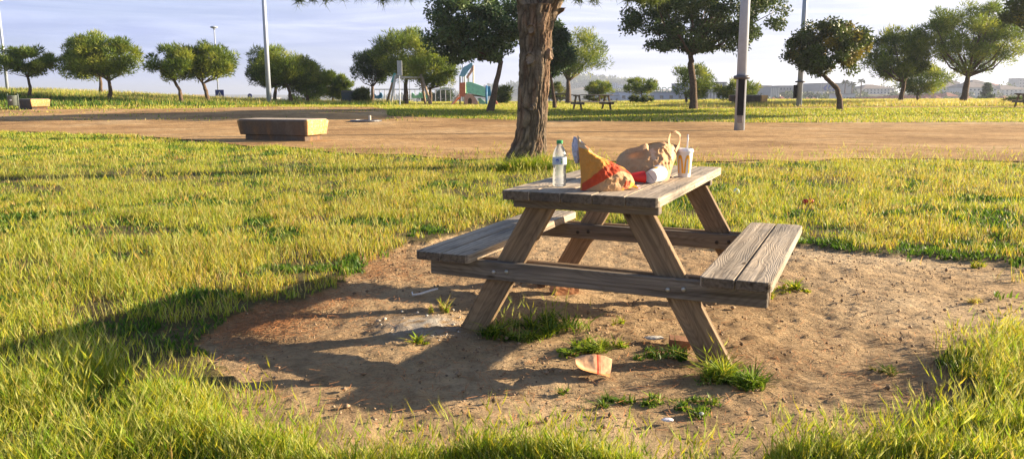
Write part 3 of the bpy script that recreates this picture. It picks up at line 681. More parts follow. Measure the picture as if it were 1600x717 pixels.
def bag(rows, D0, drow, thick, colf, name, mat, label, cat, seed, root=None, nu=110, nv=90, amp=.014, fs=24):
    # rows: outlines (px) bottom to top, one front sheet and one back sheet
    rws=np.array([[list(at(px,py,D0[j]+drow[i])) for j,(px,py) in enumerate(r)] for i,r in enumerate(rows)])
    front=catm(catm(rws,nv,0),nu,1)
    vv=np.linspace(0,1,nv)[:,None]; uu=np.linspace(0,1,nu)[None]
    th=np.interp(vv,[0,.25,.7,1],thick)*np.sin(np.pi*np.clip(uu,.0,1))**.45
    bul=np.sin(np.pi*uu)**.7*np.interp(vv,[0,.3,.8,1],[.02,.035,.02,.0])
    fr=front.copy(); fr[...,1]-=bul; bk=front.copy(); bk[...,1]+=th; bk[...,2]-=.004*vv[...,:]
    objs=[]
    cf=crease(fr,fs,amp,seed)*np.clip(np.minimum(uu*8,(1-uu)*8),0,1)*np.clip(vv*6,0,1); cb=crease(bk,16,amp,seed+3)*np.clip(np.minimum(uu*8,(1-uu)*8),0,1)
    fr[...,1]-=cf; fr[...,0]+=cf*.3; bk[...,1]+=cb
    for S in (fr,bk): S[...,2]=np.maximum(S[...,2],.7515)
    idx=np.arange(nu*nv).reshape(nv,nu); Fq=np.stack([idx[:-1,:-1],idx[:-1,1:],idx[1:,1:],idx[1:,:-1]],-1).reshape(-1,4)
    bot=np.stack([idx[0,:-1],idx[0,1:],idx[0,1:]+nu*nv,idx[0,:-1]+nu*nv],-1)
    sd1=np.stack([idx[:-1,0],idx[1:,0],idx[1:,0]+nu*nv,idx[:-1,0]+nu*nv],-1); sd2=np.stack([idx[:-1,-1],idx[1:,-1],idx[1:,-1]+nu*nv,idx[:-1,-1]+nu*nv],-1)
    V=np.concatenate([fr.reshape(-1,3),bk.reshape(-1,3)]); Fc=np.concatenate([Fq,Fq[:,::-1]+nu*nv,bot,sd1,sd2])
    C=colf(np.broadcast_to(uu,(nv,nu)),np.broadcast_to(vv,(nv,nu)),fr).reshape(-1,3); C=np.concatenate([C,C*.9])
    return V,Fc,C
KR=np.array((.46,.28,.145)); OR=np.array((.66,.27,.05)); RD=np.array((.56,.07,.022)); TAN=np.array((.62,.42,.25)); WH=np.array((.75,.70,.66)); BR=np.array((.30,.13,.05))
rows=[[(907,297),(922,299),(942,300),(966,298),(988,293)],
      [(908,278),(925,276),(948,276),(972,277),(992,285)],
      [(906,255),(921,252),(940,253),(962,258),(986,272)],
      [(904,235),(916,236),(932,244),(954,252),(979,266)],
      [(902,211),(913,224),(926,238),(946,250),(975,262)]]
def colA(u,v,P):
    x=u; y=v; n=.05*(fbm(u*4,v*4,0,3)-.5)
    c=np.zeros(u.shape+(3,)); c[:]=OR
    lo=y < (-.10+.95*x)*.62+n*1.2; c[lo]=KR
    band=(y>(-.10+.95*x)*.62+n*1.2)&(y<(.10+.95*x)*.66+.05+n)&(x>.03); c[band]=RD
    fl=(x>.66)&(y>.45+n)&(y<.72+n); c[fl]=RD
    top=(y>.80)&(x<.78); c[top]=TAN
    br=(y>.86)&(x>.28)&(x<.62)&(fbm(u*7,v*5,0,8)>.48); c[br]=BR*1.2
    wt=(y>.86)&(x<.24)&(fbm(u*9,v*9,0,18)>.5); c[wt]=WH
    ye=(y>.74)&(y<.82)&(x>.2)&(x<.7); c[ye]=(.85,.42,.05)
    sp=(x>.80)&(y<.22); q=fbm(u*16,v*12,0,22); c[sp&(q>.5)]=RD; c[sp&(q<.42)]=(.85,.45,.05)
    return c
V,Fc,C=bag(rows,[3.64,3.62,3.61,3.63,3.66],[0,.02,.05,.08,.10],[.14,.15,.07,.015],colA,'takeaway_bag',M_paper,'','',3)
o=soup('takeaway_bag',V,Fc,M_paper,col=C,smooth=True); tag(o,'crumpled orange and red printed paper bag standing on the table','paper bag')
# kraft carrier bag lying behind
rows=[[(966,272),(984,287),(1006,290),(1034,287),(1046,279)],
      [(963,262),(983,268),(1006,272),(1034,270),(1050,264)],
      [(964,250),(984,250),(1008,250),(1036,247),(1056,247)],
      [(970,240),(988,240),(1010,236),(1036,230),(1060,237)],
      [(977,235),(990,233),(1010,227),(1038,221),(1063,229)]]
def colB(u,v,P):
    c=np.zeros(u.shape+(3,)); c[:]=KR*1.05; c*=(.92+.2*fbm(u*5,v*5,0,12))[...,None]
    li=(fbm(u*12,v*3,0,14)>.60)&(u>.55)&(v>.35)&(v<.9); c[li]=np.array((.62,.44,.29)); return c
V,Fc,C=bag(rows,[4.12,4.02,3.99,4.0,4.08],[0,.04,.08,.13,.16],[.20,.22,.14,.07],colB,'carrier_bag',M_kraft,'','',9,amp=.024,fs=15)
root=empty('carrier_bag',T0+Vector((.2,-.1,.75)),'plain brown kraft carrier bag with a raised handle slumped on the table','paper bag')
def child_world(o, root): o.matrix_parent_inverse=root.matrix_basis.inverted(); return o
root.matrix_basis=Matrix.Translation(root.location)
o=soup('bag_body',V,Fc,M_kraft,root,col=C,smooth=True); child_world(o,root)
def ribbon(name, pts, wd, wdir, mat, root, th=.0015):
    mb=MB(); pts=[Vector(p) for p in pts]; wv=Vector(wdir).normalized(); n=len(pts); vs=[]
    for i,p in enumerate(pts):
        t=(pts[min(i+1,n-1)]-pts[max(i-1,0)]).normalized(); w2=(wv-t*wv.dot(t)).normalized(); nn=t.cross(w2)
        for a,b_ in ((-1,-1),(1,-1),(1,1),(-1,1)): vs.append(p+w2*a*wd/2+nn*b_*th/2)
    fs=[(3,2,1,0),tuple(4*(n-1)+k for k in range(4))]
    for i in range(n-1):
        for k in range(4): fs.append((4*i+k,4*i+(k+1)%4,4*i+4+(k+1)%4,4*i+4+k))
    mb.add(vs,fs); o=mb.build(name,mat,root,smooth=False); 
    if root: child_world(o,root)
    return o
def curve(pts, n): return [Vector(q) for q in catm(np.array([list(p) for p in pts]),n,0)]
M_kraft2=simple('kraft_handle',(.50,.30,.16),.75,0,.15,30)
hp=[at(1046,246,4.13),at(1046,232,4.15),at(1045,218,4.17),at(1048,208,4.18),at(1055,206,4.2),at(1062,210,4.22),at(1063,219,4.22),at(1059,230,4.2),at(1056,238,4.17)]
ribbon('handle',curve(hp,34),.020,(.55,.8,.1),M_kraft2,root,.002)
fp=[at(977,238,4.14),at(984,236,4.09),at(994,234,4.06),at(1003,231,4.05),at(1010,228,4.06),at(1013,232,4.09)]
ribbon('folded_flap',curve(fp,22),.028,(.1,.5,.85),M_kraft2,root,.002)

def disc_R(axis):
    z=Vector(axis).normalized(); x=z.orthogonal().normalized(); y=z.cross(x); return Matrix((x,y,z)).transposed()
M_cup=simple('white_cup_paper',(.74,.73,.71),.5,0,.05,20); M_gold=simple('golden_print',(.80,.40,.03),.5,0,.05,20); M_lid=simple('white_lid_plastic',(.78,.78,.80),.3,0,.03,20)
M_redcard=simple('red_carton',(.62,.018,.012),.45,0,.12,30,.2,.003); M_grey=simple('grey_print',(.22,.22,.25),.6)
m,t,b=newmat('straw_plastic'); b.inputs['Base Color'].default_value=(.8,.8,.82,1); b.inputs['Roughness'].default_value=.25; b.inputs['Alpha'].default_value=.7; M_straw=m
CR0,CR1,CHH=.0325,.0435,.140
def arch_strips(mb, c, R, face, s0=1.0):      # golden double arch wrapped on the cup wall
    def pt(u,h,o): 
        r=(CR0+(CR1-CR0)*h/CHH)+o; th=face+u/ (CR0+CR1)*2; return c+R@Vector((r*math.cos(th),r*math.sin(th),h))
    for cxu in (-.0195,.0195):
        n=26; L=[]; 
        for i in range(n+1):
            th=math.pi*i/n; f=1-abs(math.cos(th))**2.6 if True else 0
            u=-math.cos(th)*.0195; h=.022+ .098*(1-abs(math.cos(th))**3.2); 
            wdl=.0075 if abs(u)>.012 else .007
            du=wdl*(1 if abs(u)>.010 else .6); L.append((cxu+u*1.0,h,du,.007 if abs(u)<.014 else 0))
        outer=[];inner=[]
        for i,(u,h,du,dh) in enumerate(L):
            sgn=-1 if i<n/2 else 1; k=abs(u-cxu)/.0195
            outer.append((u,h)); inner.append((cxu+(u-cxu)*.44, max(.022,h-.010-.010*(1-k)) if 0<i<n else h))
        # drop both feet straight down
        vs=[pt(u,h,.0006) for u,h in outer]+[pt(u,h,.0006) for u,h in inner]
        vs+= [pt(u,h,.0002) for u,h in outer]+[pt(u,h,.0002) for u,h in inner]; m_=n+1
        fs=[(i,i+1,m_+i+1,m_+i) for i in range(n)]
        mb.add(vs,fs)
cupW=zplane(1070,277,.7505)+Vector((0,.02,0)); cupW.z=.7505
root=empty('drink_cup',cupW,'upright white paper cup with golden arches, lid and straw on the table','cup')
mb=MB(); mb.lathe([(CR0-.001,.0),(CR0,.001),(CR1,CHH)],(0,0,0),40,cap=(True,True)); mb.build('cup_wall',M_cup,root,smooth=False)
for p_ in root.children if False else []: pass
mb=MB(); arch_strips(mb,Vector((0,0,0)),Matrix.Identity(3),math.atan2(-cupW.y,-cupW.x)-.10); mb.build('logo',M_gold,root)
mb=MB(); mb.lathe([(CR1+.0005,CHH-.006),(CR1+.0030,CHH-.005),(CR1+.0035,CHH+.001),(CR1+.0015,CHH+.004),(CR1-.001,CHH+.012),(CR1-.004,CHH+.014),(CR1-.006,CHH+.011),(.001,CHH+.011)],(0,0,0),40); mb.build('lid',M_lid,root,smooth=True)
mb=MB(); mb.tube([(.012,.004,.02),(.0135,.004,CHH+.045),(.015,.005,CHH+.088)],.0042,12); mb.build('straw',M_straw,root,smooth=True)
# tipped cup
ax=Vector((.52,.85,.055)).normalized(); base=at(1017,276,3.90)
base.z=.7512+.034; root=empty('tipped_cup',(base.x,base.y,.7512),'white paper cup lying on its side with its round base towards the camera','cup')
R=disc_R(ax); oc=Vector((0,0,.034))
mb=MB(); mb.lathe([(.001,.003),(.0305,.003),(.0315,0),(.033,.001),(.0435,.112),(.0455,.113),(.0455,.117),(.0425,.117),(.0415,.110),(.031,.006)],oc,40,R); mb.build('cup_wall',M_cup,root)
mb=MB()
vsx=[]
for i in range(14):
    for j in range(2):
        th=math.radians(-150+i*9); h=.045+.03*j; r=.033+.0105*h/.112+.0007; vsx.append(oc+R@Vector((r*math.cos(th),r*math.sin(th),h)))
mb.add(vsx,[(2*i,2*i+1,2*i+3,2*i+2) for i in range(13)]); mb.build('yellow_print',M_gold,root)
mb=MB(); mb.box(oc+R@Vector((0,0,.0022)),(.0022,.045,.0012),R); mb.build('base_seam',M_grey,root)
# red carton and torn wrapper
p0=at(986,283,3.90); p0.z=.7515
root=empty('fries_carton',p0,'bright red paper carton lying between the printed bag and the tipped cup','carton')
ax=Vector((1,.25,-.02)).normalized(); R=disc_R(ax); prof=[(.020,0),(.026,.03),(.031,.062),(.033,.068),(.0325,.07),(.030,.066),(.024,.03),(.019,.002)]
mb=MB(); mb.lathe(prof,(0,0,.033),22,R@Matrix.Diagonal((1,.85,1))); mb.build('carton_body',M_redcard,root)
p0=at(985,296,3.68); p0.z=.752
n=26; g_=np.linspace(-1,1,n); XX,YY=np.meshgrid(g_,g_); zz=.004+.030*fbm(XX*2.5,YY*2.5,0,44)*(1-.55*(XX**2+YY**2)); rr=1-.35*fbm(XX*3,YY*3,0,48)
V=np.stack([p0.x+XX*.052*rr,p0.y+YY*.035*rr,.7515+np.maximum(zz,0)],-1).reshape(-1,3); idx=np.arange(n*n).reshape(n,n); Fq=np.stack([idx[:-1,:-1],idx[:-1,1:],idx[1:,1:],idx[1:,:-1]],-1).reshape(-1,4)
q=fbm(XX*2.4,YY*2.4,0,51); C=np.where((q>.52)[...,None],np.array((.85,.42,.04)),np.array((.66,.05,.02))); C=np.where((q<.36)[...,None],np.array((.55,.45,.5)),C)
o=soup('torn_wrapper',V,Fq,M_paper,col=C.reshape(-1,3)); tag(o,'small crumpled red and yellow wrapper beside the printed bag','wrapper'); sm=o.modifiers.new('thickness','SOLIDIFY'); sm.thickness=.001
# napkin
def crumple(name, c, rx, ry, rz, col, seed, mat, label, cat, tilt=None, amp=.35, n=28, fq=2.2):
    th=np.linspace(0,np.pi,n)[:,None]; ph=np.linspace(0,2*np.pi,2*n)[None]
    d=np.stack([np.sin(th)*np.cos(ph),np.sin(th)*np.sin(ph),np.cos(th)+0*ph],-1)
    r=1+amp*(1-np.abs(2*fbm(d[...,0]*fq+seed,d[...,1]*fq,d[...,2]*fq,seed,3)-1)-.7)*1.8
    P=d*r[...,None]*np.array([rx,ry,rz]); P[:,-1]=P[:,0]
    V=P.reshape(-1,3)
    if tilt: V=V@np.array(tilt.to_3x3() if hasattr(tilt,'to_3x3') else tilt).T
    V=V+np.array(c); idx=np.arange(n*2*n).reshape(n,2*n); Fq=np.stack([idx[:-1,:-1],idx[:-1,1:],idx[1:,1:],idx[1:,:-1]],-1).reshape(-1,4)
    cc=col(d) if callable(col) else np.tile(np.array(col),(len(V),1))
    o=soup(name,V,Fq,mat,col=cc.reshape(-1,3)); return tag(o,label,cat)
crumple('napkin',at(900,235,3.74),.013,.010,.045,(.66,.67,.80),4,M_paper,'crumpled white napkin sticking up behind the printed paper bag','napkin',Matrix.Rotation(math.radians(-6),3,'Y'),amp=1.0,n=50,fq=4.5)

# water bottle
m,t,b=newmat('clear_plastic'); L_=t.links.new
tr=nd(t,'ShaderNodeBsdfTransparent'); tr.inputs[0].default_value=(.95,.97,.98,1); gl=nd(t,'ShaderNodeBsdfGlossy'); gl.inputs['Roughness'].default_value=.08
df=nd(t,'ShaderNodeBsdfTranslucent'); df.inputs[0].default_value=(.9,.93,.95,1); fr_=nd(t,'ShaderNodeFresnel'); fr_.inputs[0].default_value=1.6
mx1=nd(t,'ShaderNodeMixShader',Fac=.36); mx2=nd(t,'ShaderNodeMixShader'); L_(tr.outputs[0],mx1.inputs[1]); L_(df.outputs[0],mx1.inputs[2]); L_(fr_.outputs[0],mx2.inputs[0]); L_(mx1.outputs[0],mx2.inputs[1]); L_(gl.outputs[0],mx2.inputs[2])
L_(mx2.outputs[0],t.nodes['Material Output'].inputs['Surface']); M_pet=m
M_cap=simple('green_cap_plastic',(.04,.32,.11),.4,0,.05); M_label=simple('pale_label',(.50,.58,.68),.4,0,.08,30); M_blue=simple('label_blue',(.03,.10,.42),.4); M_lgreen=simple('label_green',(.18,.42,.12),.4)
bp=zplane(874,290.5,.751); bp.z=.751
root=empty('water_bottle',bp,'clear plastic water bottle with green cap near the left table edge','bottle')
prof=[(.001,.004),(.022,.002),(.030,0),(.0335,.006),(.0335,.016),(.032,.021),(.0335,.026),(.0335,.036),(.0318,.041),(.0335,.046),(.0335,.054),(.031,.064),(.0305,.078),(.031,.090),(.0338,.098),(.0342,.102),(.0342,.145),(.033,.152),(.030,.165),(.024,.180),(.017,.192),(.0135,.198),(.0135,.205),(.0155,.206),(.0155,.208),(.0125,.209),(.0125,.214)]
mb=MB(); mb.lathe(prof,(0,0,0),40,cap=(True,False)); mb.build('bottle_body',M_pet,root,smooth=True)
mb=MB(); mb.lathe([(.0150,.206),(.0155,.207),(.0155,.221),(.0145,.2225),(.001,.2225)],(0,0,0),36,cap=(False,True)); mb.build('cap',M_cap,root)
mb=MB(); mb.lathe([(.0346,.106),(.0348,.107),(.0348,.141),(.0346,.142)],(0,0,0),48,cap=(False,False)); lb=mb.build('label_sleeve',M_label,root,smooth=True)
fa=math.atan2(-bp.y,-bp.x)
def patch(mb,cu,ch,ru,rh,r=.0352,n=18,face=0):
    vs=[Vector((r*math.cos(face+cu/r),r*math.sin(face+cu/r),ch))]
    for i in range(n):
        a_=2*math.pi*i/n; u=cu+ru*math.cos(a_); vs.append(Vector((r*math.cos(face+u/r),r*math.sin(face+u/r),ch+rh*math.sin(a_))))
    mb.add(vs,[(0,1+i,1+(i+1)%n) for i in range(n)])
mb=MB(); patch(mb,-.011,.126,.0085,.0085,face=fa); mb.build('emblem',M_blue,lb)
mb=MB(); patch(mb,.010,.119,.004,.005,face=fa); patch(mb,.010,.131,.003,.004,face=fa); mb.build('green_mark',M_lgreen,lb)
mb=MB(); patch(mb,-.011,.123,.007,.002,r=.0356,face=fa); mb.build('white_stroke',M_white,lb)

# litter on the ground
p=gp(928,585); 
def colC(u,v,P):
    c=np.zeros(u.shape+(3,)); c[:]=(.66,.40,.23); c[v<.30]=(.62,.30,.12); c[(np.abs(u-.56)<.018)|(np.abs(u-.615)<.012)]=(.45,.05,.02); return c
rows=[[(900,570),(912,577),(930,582),(945,586),(953,588)],[(899,563),(912,570),(930,574),(945,577),(955,577)],[(898,557),(912,553),(930,552),(946,555),(957,560)]]
V,Fc,C=(None,)*3
def ground_bag():
    D=p.y; ctrl=np.array([[list(at(px,py,D-.02+.05*i)) for px,py in r] for i,r in enumerate(rows)])
    nu,nv=60,30; S=catm(catm(ctrl,nv,0),nu,1); uu=np.linspace(0,1,nu)[None]; vv=np.linspace(0,1,nv)[:,None]
    z0=S[...,2].min()-float(ground_z(p.x,D))-.005; S[...,2]-=z0; S[...,1]-=.02*np.sin(np.pi*uu)*np.sin(np.pi*vv); cf=crease(S,18,.006,21); S[...,1]-=cf
    B=S.copy(); B[...,1]+=.05*np.sin(np.pi*uu)**.5*(1-.8*vv)+.004; B[...,2]-=.005
    idx=np.arange(nu*nv).reshape(nv,nu); Fq=np.stack([idx[:-1,:-1],idx[:-1,1:],idx[1:,1:],idx[1:,:-1]],-1).reshape(-1,4); N_=nu*nv
    rim=[np.stack([idx[0,:-1],idx[0,1:],idx[0,1:]+N_,idx[0,:-1]+N_],-1),np.stack([idx[-1,:-1],idx[-1,1:],idx[-1,1:]+N_,idx[-1,:-1]+N_],-1),np.stack([idx[:-1,0],idx[1:,0],idx[1:,0]+N_,idx[:-1,0]+N_],-1),np.stack([idx[:-1,-1],idx[1:,-1],idx[1:,-1]+N_,idx[:-1,-1]+N_],-1)]
    C=colC(np.broadcast_to(uu,(nv,nu)),np.broadcast_to(vv,(nv,nu)),S).reshape(-1,3)
    o=soup('snack_bag',np.concatenate([S.reshape(-1,3),B.reshape(-1,3)]),np.concatenate([Fq,Fq[:,::-1]+N_]+rim),M_paper,col=np.concatenate([C,C]),smooth=True)
    tag(o,'small orange brown paper bag with two red stripes lying on the ground','paper bag')
ground_bag()
def gpz(px,py,dz=0): q=gp(px,py); q.z=float(ground_z(q.x,q.y))+dz; return q
a_,b_=gpz(645,463,.012),gpz(684,455,.016)
mb=MB(); mid=a_.lerp(b_,.3)+Vector((0,0,-.004)); mb.tube([gpz(644,459,.02),a_,mid,a_.lerp(b_,.8),b_],[.004,.006,.007,.007,.005],8); tag(mb.build('plastic_strip',M_white,smooth=True),'thin white plastic strip lying on the bare earth left of the table','litter')
M_clay=simple('clay_brick',(.50,.24,.12),.9,0,.25,18,.6,.01)
def rough_block(name,c,sz,rz,mat,label,cat,seed):
    bm=bmesh.new(); bmesh.ops.create_cube(bm,size=1); bmesh.ops.subdivide_edges(bm,edges=bm.edges,cuts=5,use_grid_fill=True)
    for v in bm.verts:
        q=v.co.copy(); k=float(fbm(q.x*3+seed,q.y*3,q.z*3,seed))-.5; v.co=Vector((q.x*sz[0],q.y*sz[1],q.z*sz[2]))*(1+.25*k)
    me=bpy.data.meshes.new(name); bm.to_mesh(me); bm.free(); o=link(name,me,mat); o.location=c; o.rotation_euler=(0,.06,rz); return tag(o,label,cat)
rough_block('brick',gpz(882,455,.03),(.15,.10,.085),.3,M_clay,'broken orange clay brick by the foot of the rear left table leg','brick',1)
rough_block('brick',gpz(852,443,.02),(.06,.09,.05),.9,M_clay,'small grey brown brick fragment left of the orange brick','brick',4)
rough_block('brick',gpz(1062,536,.005),(.10,.08,.05),-.2,simple('dark_clay',(.26,.13,.07),.9,0,.3,18,.6,.01),'brown clay lump behind the foot of the front right table leg','brick',2)
crumple('crushed_wrapper',gpz(1022,531,.010),.045,.020,.007,(.52,.51,.49),9,M_paper,'flattened pale wrapper in the weeds behind the front right leg','wrapper')
crumple('paper_scrap',gpz(1043,656,.004),.020,.013,.005,(.72,.70,.78),10,M_paper,'tiny white paper scrap on the earth at the lower middle','paper scrap')
crumple('paper_scrap',gpz(1096,647,.004),.008,.008,.006,(.72,.70,.78),11,M_paper,'very small white crumb of paper right of the larger scrap','paper scrap')
M_can=simple('red_can_paint',(.42,.02,.02),.3,.6,.2,30)
q=gpz(1262,322,.05); root=empty('crushed_can',q,'dark red drink can lying in the grass beyond the right bench','can')
mb=MB(); R=disc_R((1,.2,.05)); mb.lathe([(.024,-.055),(.031,-.05),(.033,-.045),(.030,-.01),(.033,.02),(.033,.045),(.031,.05),(.024,.055)],(0,0,0),20,R); mb.build('can_body',M_can,root,smooth=True)
mb=MB(); mb.lathe([(.024,.0555),(.026,.059),(.022,.059),(.020,.056),(.001,.056)],(0,0,0),20,R); mb.build('can_end',M_bolt,root)
crumple('plastic_cup',gpz(1150,308,.07),.035,.035,.035,(.55,.72,.70),13,M_paper,'pale greenish crumpled plastic cup in the grass right of the table','litter',amp=.15)
crumple('plastic_scrap',gpz(1240,374,.02),.012,.02,.02,(.6,.6,.75),14,M_paper,'small bluish scrap on the ground behind the right bench','litter',amp=.3)

# weeds growing in the bare patch
WD=[('dark bushy weed with seed stems at the foot of the front left leg',(812,515),.16,760,.085,7,['green','deep','fresh'],[.4,.3,.3],26),
    ('dark bushy weed right of the front left leg under the crossbeam',(870,510),.15,620,.09,7,['green','deep','fresh'],[.4,.35,.25],22),
    ('bright leafy weed behind the striped paper bag',(930,540),.13,480,.08,7,['fresh','green','lime'],[.5,.3,.2],0),
    ('low weed between the striped paper bag and the front left leg',(890,548),.10,420,.06,8,['fresh','green','deep'],[.4,.4,.2],0),
    ('dark low weeds left of the front right leg',(1030,553),.13,480,.05,7,['deep','green'],[.6,.4],0),
    ('bright spiky weed at the foot of the front right leg',(1105,588),.09,420,.10,6,['lime','fresh','green'],[.4,.4,.2],8),
    ('green weed mat right of the front right leg',(1155,600),.14,1100,.07,7,['green','fresh','deep'],[.5,.3,.2],3),
    ('low creeping weed on the earth below the front right leg',(1060,632),.13,800,.035,7,['green','deep','fresh'],[.5,.3,.2],0),
    ('small low weed below the striped paper bag',(958,625),.07,300,.035,6,['green','deep'],[.6,.4],0),
    ('tiny weed tuft left of the striped paper bag shadow',(876,609),.03,90,.03,6,['green','deep'],[.6,.4],0),
    ('small weed sprout on the grey rubble left of the table',(662,533),.05,110,.05,8,['lime','fresh'],[.5,.5],2),
    ('dry pale weed sprout above the grey rubble',(688,487),.05,80,.07,8,['straw','fresh'],[.6,.4],2),
    ('leafy weed on the earth right of the right bench end',(1240,452),.10,300,.06,11,['fresh','lime'],[.6,.4],0),
    ('small weed under the right end of the crossbeam',(1200,462),.04,110,.08,7,['straw','fresh'],[.5,.5],2),
    ('small dark weed alone on the earth at the right',(1382,578),.06,200,.045,6,['green','straw'],[.6,.4],2),
    ('weed tuft on the earth near the right picture edge',(1530,470),.05,150,.05,6,['lime','straw'],[.6,.4],0),
    ('small weed tuft at the rear right of the bare earth',(1533,412),.06,120,.05,7,['lime','fresh'],[.6,.4],0),
    ('small bright weed in the middle of the earth under the table',(965,505),.05,90,.04,7,['lime','fresh'],[.6,.4],0),
    ('dense bright weeds around the foot of the big trunk',(828,268),.55,12000,.25,11,['fresh','green','lime','pale'],[.5,.25,.2,.05],60),
    ('leafy spreading weed in the lower right grass',(1590,610),.13,520,.12,10,['green','pale','fresh'],[.5,.2,.3],6)]
for lab,(px,py),r,n,h,wd,nm,pr,en in WD:
    q=gp(px,py); P=[]; K=max(2,int(3+r*40)) if r<.5 else 26
    for k in range(K):
        a_=rng.uniform(0,6.28); f=r*rng.uniform(0,1.15)**.7; rs=r*rng.uniform(.18,.5); P+=clump(q.x+math.cos(a_)*f,q.y+math.sin(a_)*f*.75,rs,max(8,int(n*rng.uniform(.35,1.2)/K)),h*rng.choice([.35,.6,1.0,1.25]),wd/1000*rng.uniform(.7,1.4),nm,pr,dens_pow=.9,lean=rng.uniform(.6,1.3),earn=en//K)
    V,Fc,C=join(P); V=V-np.array([q.x,q.y,0])
    o=soup('weed',V,Fc,M_grass,col=C); o.location=(q.x,q.y,0); tag(o,lab,'weed','weeds growing on the bare earth' if r<.5 else None)

# fallen pine needles and gravel
def needles(n, cpx, rx, ry, seed):
    rg=np.random.default_rng(seed); c=gp(*cpx); x=c.x+rg.normal(0,rx,n); y=c.y+rg.normal(0,ry,n); z=ground_z(x,y)+rg.uniform(-.006,.012,n)
    a=rg.uniform(0,6.28,n); l=rg.uniform(.02,.075,n); d=np.stack([np.cos(a)*l,np.sin(a)*l,rg.normal(0,.006,n)],-1); s=np.stack([-np.sin(a),np.cos(a),0*a],-1)*.0011
    p=np.stack([x,y,z],-1); V=np.stack([p-s,p+s,p+d+s*.6,p+d-s*.6+np.array([0,0,.001])],1).reshape(-1,3); b_=np.arange(n)[:,None]*4
    C=np.repeat(np.array([(.40,.18,.07)])*rg.uniform(.5,1.5,(n,1)),4,0); return V,b_+np.array([0,1,2,3]),C
P=[needles(3000,(400,505),.20,.22,1),needles(1700,(470,470),.25,.2,2),needles(3500,(520,425),.4,.3,3),needles(1800,(800,400),1.3,.9,4),needles(1600,(700,600),.8,.4,5),needles(1800,(1250,560),.7,.6,6),needles(900,(560,400),.3,.4,7)]
V,Fc,C=join(P); tag(soup('pine_needle_litter',V,Fc,colmat('dead_needle',.8),col=C),'reddish fallen pine needles scattered over the bare earth','pine needles',kind='stuff')
rg=np.random.default_rng(8); n=8000; x=rg.uniform(-1.8,3.4,n); y=rg.uniform(2.3,6.2,n); k=dirtmask(x,y)&(rg.uniform(0,1,n)<.25+1.1*(fbm(x*1.5,y*1.5,0,61)>.52)); x,y=x[k],y[k]; n=len(x)
rx_=gp(668,508); nr=200; x=np.concatenate([x,rx_.x+rg.normal(0,.14,nr)]); y=np.concatenate([y,rx_.y+rg.normal(0,.11,nr)]); n+=nr
s=rg.lognormal(-5.55,.55,n); s=np.minimum(s,.016); z=ground_z(x,y); o8=np.array([(1,0,0),(0,1,0),(-1,0,0),(0,-1,0),(0,0,.8),(0,0,-.8)])
V=(np.stack([x,y,z],-1)[:,None]+o8[None]*s[:,None,None]*rg.uniform(.6,1.4,(n,6,1))).reshape(-1,3); f8=np.array([(0,1,4),(1,2,4),(2,3,4),(3,0,4),(1,0,5),(2,1,5),(3,2,5),(0,3,5)])
Fc=(np.arange(n)[:,None,None]*6+f8[None]).reshape(-1,3); C=np.repeat(np.array((.30,.215,.14))*rg.uniform(.4,1.3,(n,1)),6,0); C[-nr*6:]=np.repeat(np.array((.50,.47,.42))*rg.uniform(.6,1.2,(nr,1)),6,0)
tag(soup('gravel',V,Fc,colmat('stone',.9),col=C),'small stones and crumbs of earth scattered over the bare patch','gravel',kind='stuff')

